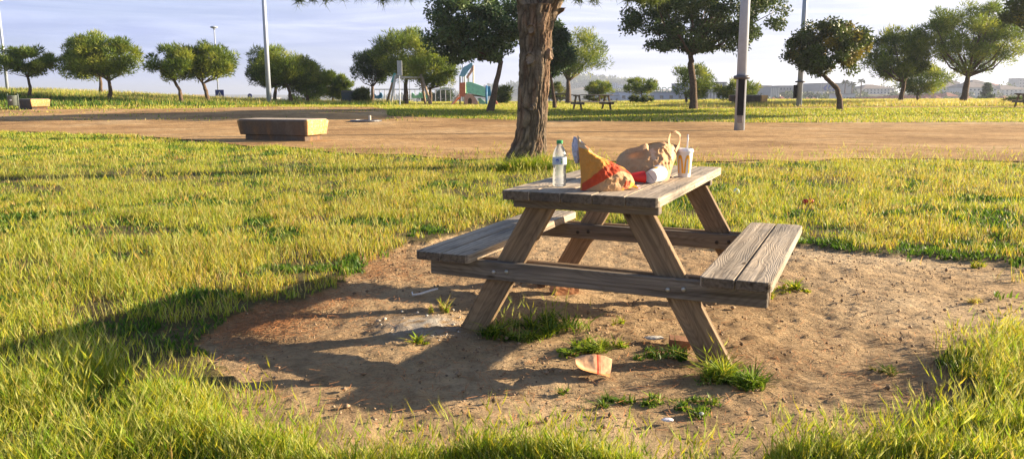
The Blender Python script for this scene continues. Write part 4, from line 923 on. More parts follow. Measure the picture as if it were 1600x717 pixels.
# ------------------------------------------------------------------ the big pine by the table
D=12.8; b0=at(820,262,D); root=empty('big_pine',(b0.x,D,0),'thick barked pine trunk standing just behind the picnic table','tree')
prof=[(274,819,50),(262,821,44),(250,821,36),(235,824,30),(215,828,26),(190,831,24),(160,833,23.5),(130,835,24),(100,836.5,24.5),(75,838,25),(55,838.5,26),(40,839,28),(24,840,29),(9,841,31)]
def grid_tube(path, n=220, m=460, seed=0, bark=.017, knots=()):
    path=np.array([[*p,r] for p,r in path]); P=catm(path,m,0); th=np.linspace(0,2*np.pi,n,endpoint=False); L=np.zeros(m); L[1:]=np.cumsum(np.linalg.norm(np.diff(P[:,:3],axis=0),axis=1))
    c=P[:,None,:3]; d=np.stack([np.cos(th),np.sin(th),0*th],-1)[None]; R_=P[:,3][:,None]
    ux,uy,uz=np.cos(th)[None]*R_*21,np.sin(th)[None]*R_*21,L[:,None]*4.2+0*th[None]
    wx=.6*(fbm(ux*.35,uy*.35,uz*.8,seed+40,2)-.5)*4
    rid=1-np.abs(2*vn(ux+wx,uy+wx,uz,seed)-1); rid2=1-np.abs(2*vn(ux*2.3+wx,uy*2.3,uz*2.4,seed+1)-1); rid=np.clip(rid,0,1)**.9; fine=fbm(ux*5,uy*5,uz*9,seed+3,3)
    h=-(rid**2.2)*1.5-.8*rid2**3+.7*(fine-.5)+.8*(fbm(ux*.25,uy*.25,uz*.3,seed+7,2)-.5)
    rr=R_*(1+.06*np.cos(th*3+L[:,None]*1.3)+.05*(vn(np.cos(th)[None]*1.5,np.sin(th)[None]*1.5,L[:,None]*1.8,seed+9)-.5)*2)+bark*h
    V=c+d*rr[...,None]
    col=np.array((.205,.15,.107))*(np.clip(.45+.9*(1-rid**2)*(.5+1.0*fine),.35,1.5))[...,None]; col=col*np.where(fbm(ux*.5,uy*.5,uz*.6,seed+13)[...,None]>.55,np.array((1.05,.95,.9)),np.array((.95,1,1.02)))
    for (kth,kL,kr) in knots:
        dth=(th[None]-kth+np.pi)%(2*np.pi)-np.pi; q=np.sqrt((dth*R_)**2+(L[:,None]-kL)**2)/kr
        V+=d*((.042*np.exp(-((q-1)/.25)**2)+.014*np.clip(1-q,0,1)-.0)*np.ones_like(q))[...,None]; col=np.where((q<.8)[...,None],np.array((.33,.26,.20))*(.7+.5*np.abs(np.sin(q*14)))[...,None],col)
    idx=np.arange(n*m).reshape(m,n); nx_=np.roll(idx,-1,1); Fq=np.stack([idx[:-1],nx_[:-1],nx_[1:],idx[1:]],-1).reshape(-1,4)
    return V.reshape(-1,3),Fq,col.reshape(-1,3)
M_barkbig=colmat('thick_bark',.95,.12,.22,30,.8,.02)
O=np.array([b0.x,D,0]); path=[]
for i,(py,cx,hw) in enumerate(prof):
    q=at(cx,py,D); path.append(((q.x-b0.x,0,q.z-(.25 if i==0 else 0)),hw/F*D*1.0))
z0=path[0][0][2]; kfa=-math.pi/2
V,Fc,C=grid_tube(path,seed=2,knots=[(kfa-.42,at(826,92,D).z-z0,.085),(kfa-.38,at(828,47,D).z-z0,.065),(kfa-.1,at(836,168,D).z-z0,.035),(kfa+1.1,at(860,84,D).z-z0,.08)])
parts=[(V,Fc,C)]
for pts in ([(838,26,22),(829,6,22),(822,-12,20),(812,-50,15),(800,-120,11),(790,-200,7)],[(845,34,23),(856,14,19),(868,-8,16),(884,-40,13),(915,-100,10),(950,-170,6)],[(858,28,10),(872,19,8),(879,14,5)]):
    pa=[]
    for i,(cx,py,hw) in enumerate(pts): q=at(cx,py,D); pa.append(((q.x-b0.x,.12*i*(1 if cx<840 else -1)*.5,q.z),hw/F*D))
    parts.append(grid_tube(pa,n=90,m=120,seed=5+len(parts),bark=.016))
V,Fc,C=join(parts); soup('trunk',V,Fc,M_barkbig,root,col=C,smooth=True)
mb=MB(); rg=np.random.default_rng(3); tips=[]
LT=at(806,-90,D)-Vector((b0.x,D,0)); RT=at(925,-120,D)-Vector((b0.x,D,0))
for (ax_,ay_,n_) in ((-3.6,-.6,1),(-2.6,.8,1),(-3.0,-.2,1),(-1.9,-1.2,1),(-.9,1.3,1),(.4,-1.4,1),(1.0,.9,1),(1.7,-.4,1),(2.3,.4,1),(1.2,-1.0,1),(-.2,.2,1),(2.6,-.9,1)):
    s=LT if ax_<0 else RT; e=Vector((ax_,ay_,3.15+rg.uniform(0,.5)+.4*(abs(ax_)<1))); mid=s.lerp(e,.5)+Vector((0,0,.35)); mb.tube([s,s.lerp(mid,.5),mid,mid.lerp(e,.5),e],[.07,.055,.04,.026,.012],7)
    for k in range(9):
        f=rg.uniform(.35,1); q=(mid.lerp(e,f*2-1) if f>.5 else s.lerp(mid,f*2)); e2=q+Vector((rg.normal(0,.45),rg.normal(0,.45),rg.uniform(-.05,.55))); mb.tube([q,q.lerp(e2,.5)+Vector((0,0,.05)),e2],[.018,.012,.006],5); tips.append(e2)
    tips.append(e)
for px,py in ((468,2),(488,-1),(510,0),(534,-6),(598,1),(620,-5),(640,-3),(880,-3),(905,-1),(928,1),(983,1),(1003,2),(1022,3),(1038,-3),(560,-8),(955,-8),(740,-14),(700,-12)):
    q=at(px,py,D+rg.uniform(-.5,.5)); tips.append(Vector((q.x-b0.x,q.y-D,q.z+.03)))
    for k in range(2): tips.append(tips[-1]+Vector((rg.normal(0,.14),rg.normal(0,.3),.16+.1*k)))
mb.build('branch_work',M_bark,root,smooth=True)
T=np.array([list(t_) for t_ in tips]); n=190; ci=np.repeat(np.arange(len(T)),n); N_=len(ci)
d=unit(rg.normal(0,1,(N_,3))+np.array([0,0,.15])); p=T[ci]+rg.normal(0,.035,(N_,3)); l=rg.uniform(.09,.19,(N_,1)); s=unit(np.cross(d,rg.normal(0,1,(N_,3))))*.0048
V=np.stack([p-s,p+s,p+d*l],1).reshape(-1,3); C=np.repeat(np.array((.10,.14,.035))*rg.uniform(.5,1.6,(N_,1)),3,0); soup('crown',V,np.arange(3*N_).reshape(N_,3),M_needle,root,col=C)

# ------------------------------------------------------------------ concrete benches
def bench_material():
    m,t,b=newmat('stained_concrete_sunlit_ends'); tcn=nd(t,'ShaderNodeTexCoord'); mp_=nd(t,'ShaderNodeMapping'); mp_.inputs['Scale'].default_value=(1,1,.35); t.links.new(tcn.outputs['Object'],mp_.inputs['Vector'])
    n=nd(t,'ShaderNodeTexNoise',Scale=2.6,Detail=7.0,Roughness=.6); t.links.new(mp_.outputs[0],n.inputs['Vector'])
    n2=nd(t,'ShaderNodeTexNoise',Scale=22.0,Detail=8.0,Roughness=.7); t.links.new(tcn.outputs['Object'],n2.inputs['Vector'])
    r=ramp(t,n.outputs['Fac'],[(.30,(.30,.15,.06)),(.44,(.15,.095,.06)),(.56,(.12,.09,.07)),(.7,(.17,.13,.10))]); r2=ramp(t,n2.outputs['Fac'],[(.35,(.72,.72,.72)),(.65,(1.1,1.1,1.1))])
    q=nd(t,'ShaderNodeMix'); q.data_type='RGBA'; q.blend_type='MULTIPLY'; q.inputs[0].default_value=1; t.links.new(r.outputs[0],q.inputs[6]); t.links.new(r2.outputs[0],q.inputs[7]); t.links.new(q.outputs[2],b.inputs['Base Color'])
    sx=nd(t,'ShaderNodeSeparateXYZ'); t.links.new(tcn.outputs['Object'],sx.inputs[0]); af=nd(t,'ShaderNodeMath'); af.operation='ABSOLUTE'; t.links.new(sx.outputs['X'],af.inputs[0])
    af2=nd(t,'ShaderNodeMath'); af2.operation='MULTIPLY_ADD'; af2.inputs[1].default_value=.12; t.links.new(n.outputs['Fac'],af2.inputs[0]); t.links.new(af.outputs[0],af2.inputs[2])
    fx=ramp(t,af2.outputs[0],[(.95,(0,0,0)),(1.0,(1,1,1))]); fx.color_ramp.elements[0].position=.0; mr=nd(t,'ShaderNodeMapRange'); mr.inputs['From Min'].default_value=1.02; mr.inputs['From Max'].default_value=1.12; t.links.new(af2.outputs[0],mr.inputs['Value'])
    oc_=ramp(t,n2.outputs['Fac'],[(.38,(.52,.24,.045)),(.52,(.60,.36,.14)),(.64,(.52,.44,.34))]); q3=nd(t,'ShaderNodeMix'); q3.data_type='RGBA'; t.links.new(mr.outputs[0],q3.inputs[0]); t.links.new(q.outputs[2],q3.inputs[6]); t.links.new(oc_.outputs[0],q3.inputs[7])  # low sun on the bench ends, put into the colour as ochre
    mz=nd(t,'ShaderNodeMapRange'); mz.inputs['From Min'].default_value=.545; mz.inputs['From Max'].default_value=.568; t.links.new(sx.outputs['Z'],mz.inputs['Value']); q4=nd(t,'ShaderNodeMix'); q4.data_type='RGBA'; t.links.new(mz.outputs[0],q4.inputs[0]); t.links.new(q3.outputs[2],q4.inputs[6]); q4.inputs[7].default_value=(.46,.38,.30,1); t.links.new(q4.outputs[2],b.inputs['Base Color'])  # top painted paler than the sides, as the light leaves it
    b.inputs['Roughness'].default_value=.9; bump(t,b,n2.outputs['Fac'],.4,.01); return m
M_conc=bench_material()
def concrete_bench(label, corner_px, D, rz, group, first=None, sz=(2.15,.95)):
    q=at(*corner_px,D); z=float(hgt(q.x,D)); R=Matrix.Rotation(rz,3,'Z'); c=Vector((q.x,D,z))-R@Vector((sz[0]/2,-sz[1]/2,0))
    root=empty('concrete_bench',(c.x,c.y,z),label,'bench',group,rz)
    mb=MB(); L,W_=sz
    def ring(x,y,z): return [(-x,-y,z),(x,-y,z),(x,y,z),(-x,y,z)]
    rs=[ring(L/2-.05,W_/2-.05,.17),ring(L/2,W_/2,.52),ring(L/2-.05,W_/2-.05,.57)]
    vs=[p for r in rs for p in r]; fs=[(3,2,1,0),(8,9,10,11)]+[(4*i+k,4*i+(k+1)%4,4*i+4+(k+1)%4,4*i+4+k) for i in range(2) for k in range(4)]
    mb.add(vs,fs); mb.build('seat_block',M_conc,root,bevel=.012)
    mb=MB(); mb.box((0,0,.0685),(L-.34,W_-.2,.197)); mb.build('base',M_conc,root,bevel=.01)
    return root
GB='concrete block benches'
concrete_bench('stained concrete block bench with painted sunlit ends at the near edge of the dirt path',(482,223),19.6,math.radians(-20),GB)
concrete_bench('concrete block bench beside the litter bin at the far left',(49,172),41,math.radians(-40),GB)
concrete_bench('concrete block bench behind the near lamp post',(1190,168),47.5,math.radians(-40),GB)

# ------------------------------------------------------------------ lamp posts
def cyl(mb,c,r,h,n=16): mb.tube([c,(c[0],c[1],c[2]+h)],r,n)
M_pole=simple('pole_steel',(.40,.46,.56),.5,.1,.08,6); M_greydark=simple('dark_grey_steel',(.10,.10,.11),.5,.4); M_plate=simple('plate_steel',(.24,.21,.19),.6,.3,.3,20)
def lamp_post(label, px, D, rb, rt, H, extras=None, group='street lamp posts', head=True):
    q=at(*px,D); z=float(hgt(q.x,D)); root=empty('lamp_post',(q.x,D,z),label,'lamp post',group)
    mb=MB(); mb.tube([(0,0,-.1),(0,0,H*.5),(0,0,H)],[rb,(rb+rt)/2,rt],24); mb.build('pole',M_pole,root,smooth=True)
    if head:
        mb=MB(); mb.lathe([(rt*1.1,H-.05),(rt*1.4,H+.05),(.30,H+.14),(.34,H+.18),(.30,H+.24),(.08,H+.30),(.001,H+.31)],(0,0,0),20); mb.build('lamp_head',M_greydark if H>8 else M_pole,root,smooth=True)
    if extras: extras(root)
    return root
def ex_near(root):
    mb=MB(); mb.lathe([(.155,1.62),(.24,1.63),(.255,1.68),(.24,1.73),(.155,1.75)],(0,0,0),28); mb.build('collar_ring',M_greydark,root,smooth=True)
    f=math.radians(-105); R=Matrix.Rotation(f,3,'Z')
    mb=MB(); mb.box(R@Vector((.158,0,1.06)),(.06,.20,1.12),R); p=mb.build('black_cover',M_black,root,bevel=.006)
    mb=MB()
    for k in range(3): mb.lathe([(.008,0),(.008,.004),(.001,.005)],R@Vector((.183,0,.62+.38*k)),8,R@Matrix.Rotation(math.pi/2,3,'Y'))
    mb.build('screw_heads',M_pole,p)
    mb=MB(); mb.box(R@Vector((.155,0,.38)),(.04,.16,.23),R); mb.build('access_plate',M_plate,root,bevel=.005)
def ex_second(root):
    mb=MB(); mb.lathe([(.15,1.30),(.27,1.31),(.28,1.35),(.27,1.39),(.15,1.40)],(0,0,0),24); mb.build('collar_ring',M_greydark,root,smooth=True)
    mb=MB(); mb.box((-.27,-.06,.82),(.17,.16,.72)); mb.build('black_box',M_black,root,bevel=.02)
lamp_post('thick lamp post with ring collar and black cover standing on the dirt path',(1155,205),25.1,.165,.125,9.4,ex_near)
lamp_post('lamp post with a black side box beside the crooked golden tree',(1248,169),44,.155,.115,9.2,ex_second)
lamp_post('thin tall lamp post in front of the left pine clump',(421,165),54,.17,.12,9.2,None)
lamp_post('lamp post with small head behind the litter bin at the far left',(13,152),57,.11,.07,6.2,None)
lamp_post('slim lamp post rising behind the blue crossing sign',(342,160),72,.06,.05,6.0,None)
lamp_post('slim grey lamp post behind the roof of the playground tower',(724,162),74,.07,.05,5.6,None)
# litter bin
q=at(22,172,40.5); z=float(hgt(q.x,40.5)); root=empty('litter_bin',(q.x,40.5,z),'grey green litter bin on two posts at the left picture edge','litter bin')
M_bin=simple('bin_green_grey',(.13,.16,.15),.5,.2,.2,10)
mb=MB(); mb.lathe([(.19,.24),(.21,.26),(.24,.72),(.25,.74),(.235,.75),(.22,.72),(.19,.28),(.001,.27)],(0,0,0),24,cap=(True,False)); bb=mb.build('bin_body',M_bin,root,smooth=True)
mb=MB(); mb.lathe([(.001,0),(.05,0),(.05,.01),(.001,.01)],(.02,-.225,.52),14,Matrix.Rotation(math.pi/2,3,'X')); mb.build('round_badge',M_white,bb)
for x in (-.27,.27):
    mb=MB(); mb.tube([(x,0,-.05),(x,0,.80),(x*.9,0,.84)],.022,8); mb.build('post',M_bin,root,smooth=True)
# road signs beyond the bank
M_bluesign=simple('blue_sign_paint',(.012,.035,.20),.4,0,.05); M_back=simple('sign_back',(.03,.035,.05),.5)
q=at(345,170,68); z=float(hgt(q.x,68)); root=empty('crossing_sign',(q.x,68,z),'square blue pedestrian crossing sign beyond the bank','road sign')
c=at(345,147.5,68)-Vector((q.x,68,z)); mb=MB(); mb.tube([(0,0,-.1),(0,0,c.z+.25)],.035,8); mb.build('post',M_pole,root)
mb=MB(); mb.box((0,-.05,c.z),(.74,.02,.74)); pn=mb.build('sign_panel',M_bluesign,root,bevel=.004)
mb=MB(); mb.prism([(-.24,-.2),(.24,-.2),(0,.24)],(0,-.0625,c.z),(1,0,0),(0,0,1),(0,1,0),.003); mb.build('white_triangle',M_white,pn)
mb=MB(); mb.prism([(0,.11),(.03,.08),(.02,.05),(.06,.0),(.03,-.01),(.06,-.15),(.03,-.15),(0,-.05),(-.05,-.15),(-.08,-.15),(-.02,-.0),(-.05,-.01),(-.03,.05),(-.03,.08)],(0,-.066,c.z),(1,0,0),(0,0,1),(0,1,0),.003); mb.build('walking_figure',M_back,pn)
q=at(392,172,71); z=float(hgt(q.x,71)); root=empty('round_sign',(q.x,71,z),'small round dark blue sign with a white arrow beyond the bank','road sign')
c=at(392,150,71)-Vector((q.x,71,z)); mb=MB(); mb.tube([(0,0,-.1),(0,0,c.z)],.03,8); mb.build('post',M_pole,root)
mb=MB(); mb.lathe([(.001,0),(.20,0),(.20,.02),(.001,.02)],(0,-.04,c.z),20,Matrix.Rotation(math.pi/2,3,'X')); pn=mb.build('sign_disc',M_bluesign,root)
mb=MB(); mb.prism([(-.10,.10),(.04,-.02),(.08,.02),(.10,-.10),(-.02,-.08),(.01,-.05),(-.12,.07)],(0,-.063,c.z),(1,0,0),(0,0,1),(0,1,0),.004); mb.build('white_arrow',M_white,pn)

# ------------------------------------------------------------------ playground
DP=56.0
def loc_(px,py,D=DP,o=None): return at(px,py,D)-o
M_post=simple('round_timber',(.34,.25,.17),.85,0,.2,6); M_timber=simple('pale_timber',(.60,.54,.44),.8,0,.2,6); M_teal=simple('teal_panel',(.10,.38,.34),.5); M_orange=simple('orange_panel',(.68,.20,.09),.5); M_mint=simple('mint_panel',(.34,.78,.52),.5)
M_pink=simple('salmon_panel',(.62,.36,.26),.6); M_blueroof=simple('blue_roof_panel',(.22,.46,.58),.5); M_bluep=simple('blue_post',(.04,.20,.42),.5); M_deck=simple('dark_deck',(.12,.10,.08),.8)
b0=at(640,166,DP); z=float(hgt(b0.x,DP)); O=Vector((b0.x,DP,z)); root=empty('swing_frame',O,'wooden swing frame with slanted legs left of the playground tower','swing')
def post(name,p,q,r,mat,root,O,dy0=0,dy1=0,D=DP,rt=None):
    a=at(*p,D)-O+Vector((0,dy0,0)); b_=at(*q,D)-O+Vector((0,dy1,0)); mb=MB(); mb.tube([a,b_],[r,rt or r],8); return mb.build(name,mat,root,smooth=True)
post('leg',(599,168),(617,116),.085,M_post,root,O,1.0,0); post('leg',(614,168),(618,116),.085,M_timber,root,O,-1.2,0)
post('leg',(663,168),(657,117),.085,M_post,root,O,1.0,0); post('leg',(678,168),(658,117),.085,M_post,root,O,-1.2,0)
post('top_beam',(617,121.5),(657,121.5),.075,M_timber,root,O)
mb=MB(); c=at(615,121,DP)-O; mb.prism([(-.20,-.35),(.16,-.35),(.18,.28),(.05,.30)],c+Vector((0,-.1,0)),(1,0,0),(0,0,1),(0,1,0),.05); mb.build('end_panel',M_teal,root,bevel=.01)
for px in (631,640): post('chain',(px,122),(px,156),.012,M_greydark,root,O)
mb=MB(); a=at(635.5,156.5,DP)-O; mb.box(a,(.46,.18,.05)); mb.build('seat',M_black,root,bevel=.01)
q=at(625,167,52); z=float(hgt(q.x,52)); O2=Vector((q.x,52,z)); root=empty('notice_board',O2,'tall grey notice panel on a thin post in front of the swing frame','sign')
c=at(624.5,107,52)-O2; mb=MB(); mb.tube([(0,0,-.1),(0,0,c.z-.3)],.035,8); mb.build('post',M_pole,root); mb=MB(); mb.box((c.x,-.03,c.z),(.32,.04,.96)); mb.build('panel',simple('grey_panel',(.42,.45,.47),.5),root,bevel=.01)
# tower
b0=at(745,166,DP); z=float(hgt(b0.x,DP)); O=Vector((b0.x,DP,z)); root=empty('playground_tower',O,'colourful playground tower with orange slide, mint bridge and slanted blue roof','playground')
P_=lambda px,py,dy=0: at(px,py,DP)-O+Vector((0,dy,0))
def panel(name,pts,mat,dy=0,th=.06):
    vs=[P_(px,py,dy) for px,py in pts]; n=len(vs); mb=MB(); mb.add([v-Vector((0,th/2,0)) for v in vs]+[v+Vector((0,th/2,0)) for v in vs],[tuple(range(n)),tuple(range(2*n-1,n-1,-1))]+[(i,n+i,n+(i+1)%n,(i+1)%n) for i in range(n)]); return mb.build(name,mat,root,bevel=.008)
for px,top,dy in ((719.5,118,-.5),(727,119,-.5),(731,114,.6),(739,103,.6)): post('corner_post',(px,167),(px,top),.06,M_timber,root,O,dy,dy)
panel('tower_panel',[(719,130),(727.5,129),(728,151.5),(718.5,151.5)],M_orange,-.58)
panel('tower_side_panel',[(727.5,133),(731,131),(731,152),(728,152)],M_mint,-.3)
vs=[P_(719.5,120,-.6),P_(725,107,-.6),P_(737,102,-.6),P_(737,102,.8),P_(725,107,.8),P_(719.5,120,.8)]
panel('roof_front',[(718.5,120),(723,108.5),(736,99),(739,99.5),(739.5,104),(733,111),(727,120.5)],M_blueroof,-.62)
mb=MB(); up=Vector((0,0,.07)); mb.add(vs+[v+up for v in vs],[(0,1,4,5),(1,2,3,4),(6,11,10,7),(7,10,9,8),(0,6,7,1),(1,7,8,2),(2,8,9,3),(3,9,10,4),(4,10,11,5),(5,11,6,0)]); mb.build('roof',M_blueroof,root)
panel('roof_edge',[(729,121),(734,113.5),(739,103),(741,103),(741,110),(736,117),(731,124)],M_pink,-.66)
panel('slide',[(718.5,151.5),(722,152),(713,160),(707,166.5),(703,166.5),(711,157)],M_orange,-.9,.5); panel('slide_rail',[(718,147),(720,149),(707,166),(704,166)],M_pink,-1.25)
panel('bridge_panel',[(729,129),(736,128.5),(746,132),(757,136),(761,140),(761,152),(748,149),(730,145)],M_mint,-.55)
panel('bridge_deck',[(728,146),(745,148.5),(761,151),(761,153),(745,151),(728,148.5)],M_deck,0,1.1)
arc=[(727,166.5)]+[(727+1.0+0,150)]+[(738-10*math.cos(math.radians(a_)),166-19*math.sin(math.radians(a_))) for a_ in range(60,181,12)]+[(743,166.5),(738,158),(734,154),(731,157),(731,166.5)]
panel('climbing_arch',[(727,166.5),(727,149),(732,146.5),(738,148),(743,152),(747,159),(748,166.5),(738,166.5),(738,156),(735,152.5),(732,155),(731,166.5)],M_pink,-.7,.08)
panel('arch_infill',[(731,166.5),(732,155),(735,152.5),(738,156),(738,166.5)],M_deck,-.3)
panel('green_climbing_panel',[(746,154),(751,153.5),(759,160),(760,166.5),(750,166.5),(748,158)],M_mint,-.2)
for px,dy in ((760.5,-.6),(773,.5)): post('blue_post',(px,167),(px,134),.07,M_bluep,root,O,dy,dy)
panel('blue_panel',[(761,135),(766,135),(768,150),(761,151)],M_bluep,.3)
tun=[(769,166.5),(769.5,159),(772,156),(776,158),(778.5,163),(779,166.5),(776,166.5),(774.5,161),(772.5,160),(771.5,166.5)]
panel('small_slide',tun,M_orange,-.2,.5)
# small play figures behind the swing
for px,nm,mt,lab in ((591,'spring_rider',M_bluep,'small blue spring rider left of the swing frame'),(652,'spring_rider',M_mint,'mint green spring rider left of the right swing legs'),(666,'spring_rider',M_mint,'mint green spring rider right of the right swing legs')):
    D=66; q=at(px,165,D); z=float(hgt(q.x,D)); O3=Vector((q.x,D,z)); r=empty(nm,O3,lab,'spring rider'); k=D/F; 
    mb=MB(); mb.tube([(.08*math.cos(t_*1.0),.08*math.sin(t_*1.0),-.02+t_*.022) for t_ in range(0,20)],.02,5); mb.build('spring',M_greydark,r)
    mb=MB(); mb.prism([(-.42,.42),(.30,.42),(.42,.62),(.34,.86),(.18,.92),(.10,.70),(-.15,.62),(-.30,.86),(-.46,.84)],(0,0,0),(1,0,0),(0,0,1),(0,1,0),.12); mb.build('body',mt,r,bevel=.02)
# grey waste container by the hedge bush
D=60; q=at(544,165,D); z=float(hgt(q.x,D)); root=empty('waste_container',(q.x,D,z),'dark grey waste container between the low pine and the hedge bush','container')
mb=MB(); mb.add([(-.38,-.3,0),(.38,-.3,0),(.38,.3,0),(-.38,.3,0),(-.44,-.36,.9),(.44,-.36,.9),(.44,.36,.9),(-.44,.36,.9)],[(3,2,1,0),(4,5,6,7),(0,1,5,4),(1,2,6,5),(2,3,7,6),(3,0,4,7)]); mb.build('body',simple('container_grey',(.05,.07,.08),.5),root,bevel=.03)
mb=MB(); mb.prism([(-.46,0),(.46,0),(.36,.14),(-.36,.14)],(0,0,.905),(1,0,0),(0,0,1),(0,1,0),.74); mb.build('lid',M_greydark,root,bevel=.02)
# iron cover on the dirt path
q=gp(572,191); root=empty('sprinkler_pit',(q.x,q.y,q.z+.03),'low round pit cover with a stub on the path right of the concrete bench','pit cover')
mb=MB(); mb.lathe([(.62,0),(.60,.05),(.45,.06),(.44,.02),(.001,.015)],(0,0,0),30); mb.build('rim',M_greydark,root); mb=MB(); mb.lathe([(.05,.015),(.05,.22),(.001,.23)],(.15,0,0),12); mb.build('stub',M_timber,root)
# low wooden rail near the bush right of the big trunk, pale fence behind the playground
def rail(name,label,p0,p1,D,h,mat,n=8,bars=2,cat='fence'):
    a,b_=at(*p0,D),at(*p1,D); O=Vector((a.x,D,float(hgt(a.x,D)))); r=empty(name,O,label,cat); L=b_.x-a.x
    mb=MB()
    for i in range(n+1): mb.box((L*i/n,0,h/2-.05),(.07,.07,h+.1))
    mb.build('post',mat,r)['kind']='stuff' if False else 'part'
    for k in range(bars): mb=MB(); mb.box((L/2,-.06,h*(1-.45*k)),(L,.04,.11)); mb.build('bar',mat,r)
    return r
rail('low_fence','low dark timber rail under the bush right of the big trunk',(858,160),(884,160),64,.75,M_deck,3)
rail('white_barrier','long white barrier behind the swing frame',(586,162),(712,162),78,1.25,M_white,16,1)

# ------------------------------------------------------------------ the town across the valley
def wallmat(n,c): return simple(n,c,.85,0,.08,.4)
MW={'cream':wallmat('cream_wall',(.45,.40,.33)),'white':wallmat('white_wall',(.55,.54,.52)),'blue':wallmat('pale_blue_cladding',(.36,.42,.54)),'tan':wallmat('tan_wall',(.48,.38,.28)),'grey':wallmat('grey_wall',(.27,.28,.31))}
M_tile=simple('terracotta_tiles',(.33,.13,.08),.9,0,.2,1.5); M_slate=simple('dark_roof',(.16,.13,.12),.9,0,.15,1); M_glass=simple('dark_window',(.03,.04,.06),.2)
def building(name,label,x0,x1,yt,yb,D,dep,wall,roof='flat',wins=(0,0),group=None,cat='building',ov=.4,rh=2.0,rot=0,roofmat=None):
    a,b_=at(x0,yb,D),at(x1,yb,D); top=at((x0+x1)/2,yt,D).z; W_=b_.x-a.x; cx=(a.x+b_.x)/2; zb=float(hgt(cx,D))-1.0; O=Vector((cx,D+dep/2,zb)); root=empty(name,O,label,cat,group,rot); H=top-zb
    eh=H-(rh if roof!='flat' else .0)
    mb=MB(); mb.box((0,0,eh/2),(W_,dep,eh)); wl=mb.build('wall',wall,root)
    mb=MB()
    if roof=='flat': mb.box((0,0,eh+.2),(W_+.3,dep+.3,.4))
    elif roof=='hip':
        w2,d2=W_/2+ov,dep/2+ov; i=min(w2,d2)*.8; mb.add([(-w2,-d2,eh),(w2,-d2,eh),(w2,d2,eh),(-w2,d2,eh),(-w2+i,0,eh+rh),(w2-i,0,eh+rh)],[(0,1,5,4),(1,2,5),(2,3,4,5),(3,0,4),(3,2,1,0)])
    else:
        w2,d2=W_/2+ov,dep/2+ov; mb.add([(-w2,-d2,eh),(0,-d2,eh+rh),(w2,-d2,eh),(-w2,d2,eh),(0,d2,eh+rh),(w2,d2,eh)],[(0,1,4,3),(1,2,5,4),(0,2,1),(3,4,5),(0,3,5,2)])
    mb.build('roof',roofmat or (MW['grey'] if roof=='flat' else M_tile),root)
    nx_,nz_=wins
    for i in range(nx_):
        for j in range(nz_):
            ww=W_/nx_; hh=min(3.2,eh/nz_); mb=MB(); mb.box((-W_/2+ww*(i+.5),-dep/2-.02,eh-hh*(j+.5)-.2),(ww*.36,.10,hh*.42)); mb.build('window',M_glass,root)
    return root,eh,W_
building('warehouse','long pale blue warehouse with small dark windows behind the small umbrella shaped tree',967,1100,145,161,330,60,MW['blue'],wins=(9,1))
wr=[o for o in COL.objects if o.name.startswith('warehouse')][0]
# sign letters on its roof
fc=bpy.data.curves.new('letters','FONT'); fc.body='CODOR'; fc.size=3.0; fc.extrude=.12; fc.align_x='CENTER'
lo=bpy.data.objects.new('tmp_letters',fc); COL.objects.link(lo); bpy.context.view_layer.update()
me=bpy.data.meshes.new_from_object(lo.evaluated_get(bpy.context.evaluated_depsgraph_get())); bpy.data.objects.remove(lo)
s_=at(1037,145.5,330); me.transform(Matrix.Translation((0,0,0))@Matrix.Rotation(math.pi/2,4,'X')); me.materials.clear()
lo=link('sign_letters',me,simple('teal_letters',(.02,.22,.20),.5),wr); lo.location=Vector((s_.x,330-.5,s_.z+.3))-wr.location
building('annex_building','lower pale blue building left of the long warehouse under the far table',942,968,150,161,320,30,MW['blue'],wins=(3,1))
r_,eh,W_=building('ribbed_warehouse','pale ribbed warehouse right of the trunk of the large dark spreading tree',1090,1134,130,163,300,50,MW['grey'],wins=(0,0))
mb=MB()
for i in range(9): mb.box((-W_/2+W_*(i+.5)/9,-25.1,eh/2),(.5,.5,eh-.4))
mb.build('ribs',MW['white'],r_)
building('office_block','tan block behind the concrete bench right of the near lamp post',1184,1204,135,160,420,40,MW['tan'],wins=(3,3))
r_,eh,W_=building('striped_tower','short tower with white vertical stripes right of the near lamp post',1203,1217,137,158,400,20,MW['grey'])
mb=MB()
for i in range(5): mb.box((-W_/2+W_*(i+.5)/5,-10.1,eh/2+.2),(W_/5*.55,.4,eh-.6))
mb.build('stripes',MW['white'],r_)
building('long_block','long grey flat roofed block left of the second lamp post',1217,1266,135,158,480,30,MW['grey'],wins=(10,2))
r_,eh,W_=building('hypermarket','grey hypermarket block with a blue arrow emblem behind the crooked tree trunk',1283,1329,131,155,450,40,MW['grey'],wins=(0,0))
M_lblue=simple('emblem_blue',(.015,.05,.30),.5); e0=at(1296,138,449.5); mb=MB(); c=e0-r_.location; s=2.0
for sg in (-1,1): mb.prism([(sg*2.0*s,0),(sg*.7*s,1.1*s),(sg*.7*s,.65*s),(sg*1.15*s,0),(sg*.7*s,-.65*s),(sg*.7*s,-1.1*s)][::sg],c+Vector((0,-.4,0)),(1,0,0),(0,0,1),(0,1,0),.3)
mb.prism([(.35*s,.75*s),(-.2*s,.8*s),(-.55*s,0),(-.2*s,-.8*s),(.35*s,-.75*s),(.35*s,-.4*s),(0,-.4*s),(-.15*s,0),(0,.4*s),(.35*s,.4*s)],c+Vector((0,-.4,0)),(1,0,0),(0,0,1),(0,1,0),.3); mb.build('emblem',M_lblue,r_)
building('annex_building','small white annex under the blue emblem',1288,1300,143,153,430,15,MW['white'],wins=(2,1))
building('white_house','white flat roofed house right of the crooked tree trunk',1316,1336,148,156,340,14,MW['white'],wins=(4,1))
building('apartment_block','pale apartment block with dark roof left of the open crowned pine',1347,1396,132,152,470,25,MW['white'],'hip',(9,3),rh=2.5,roofmat=M_slate)
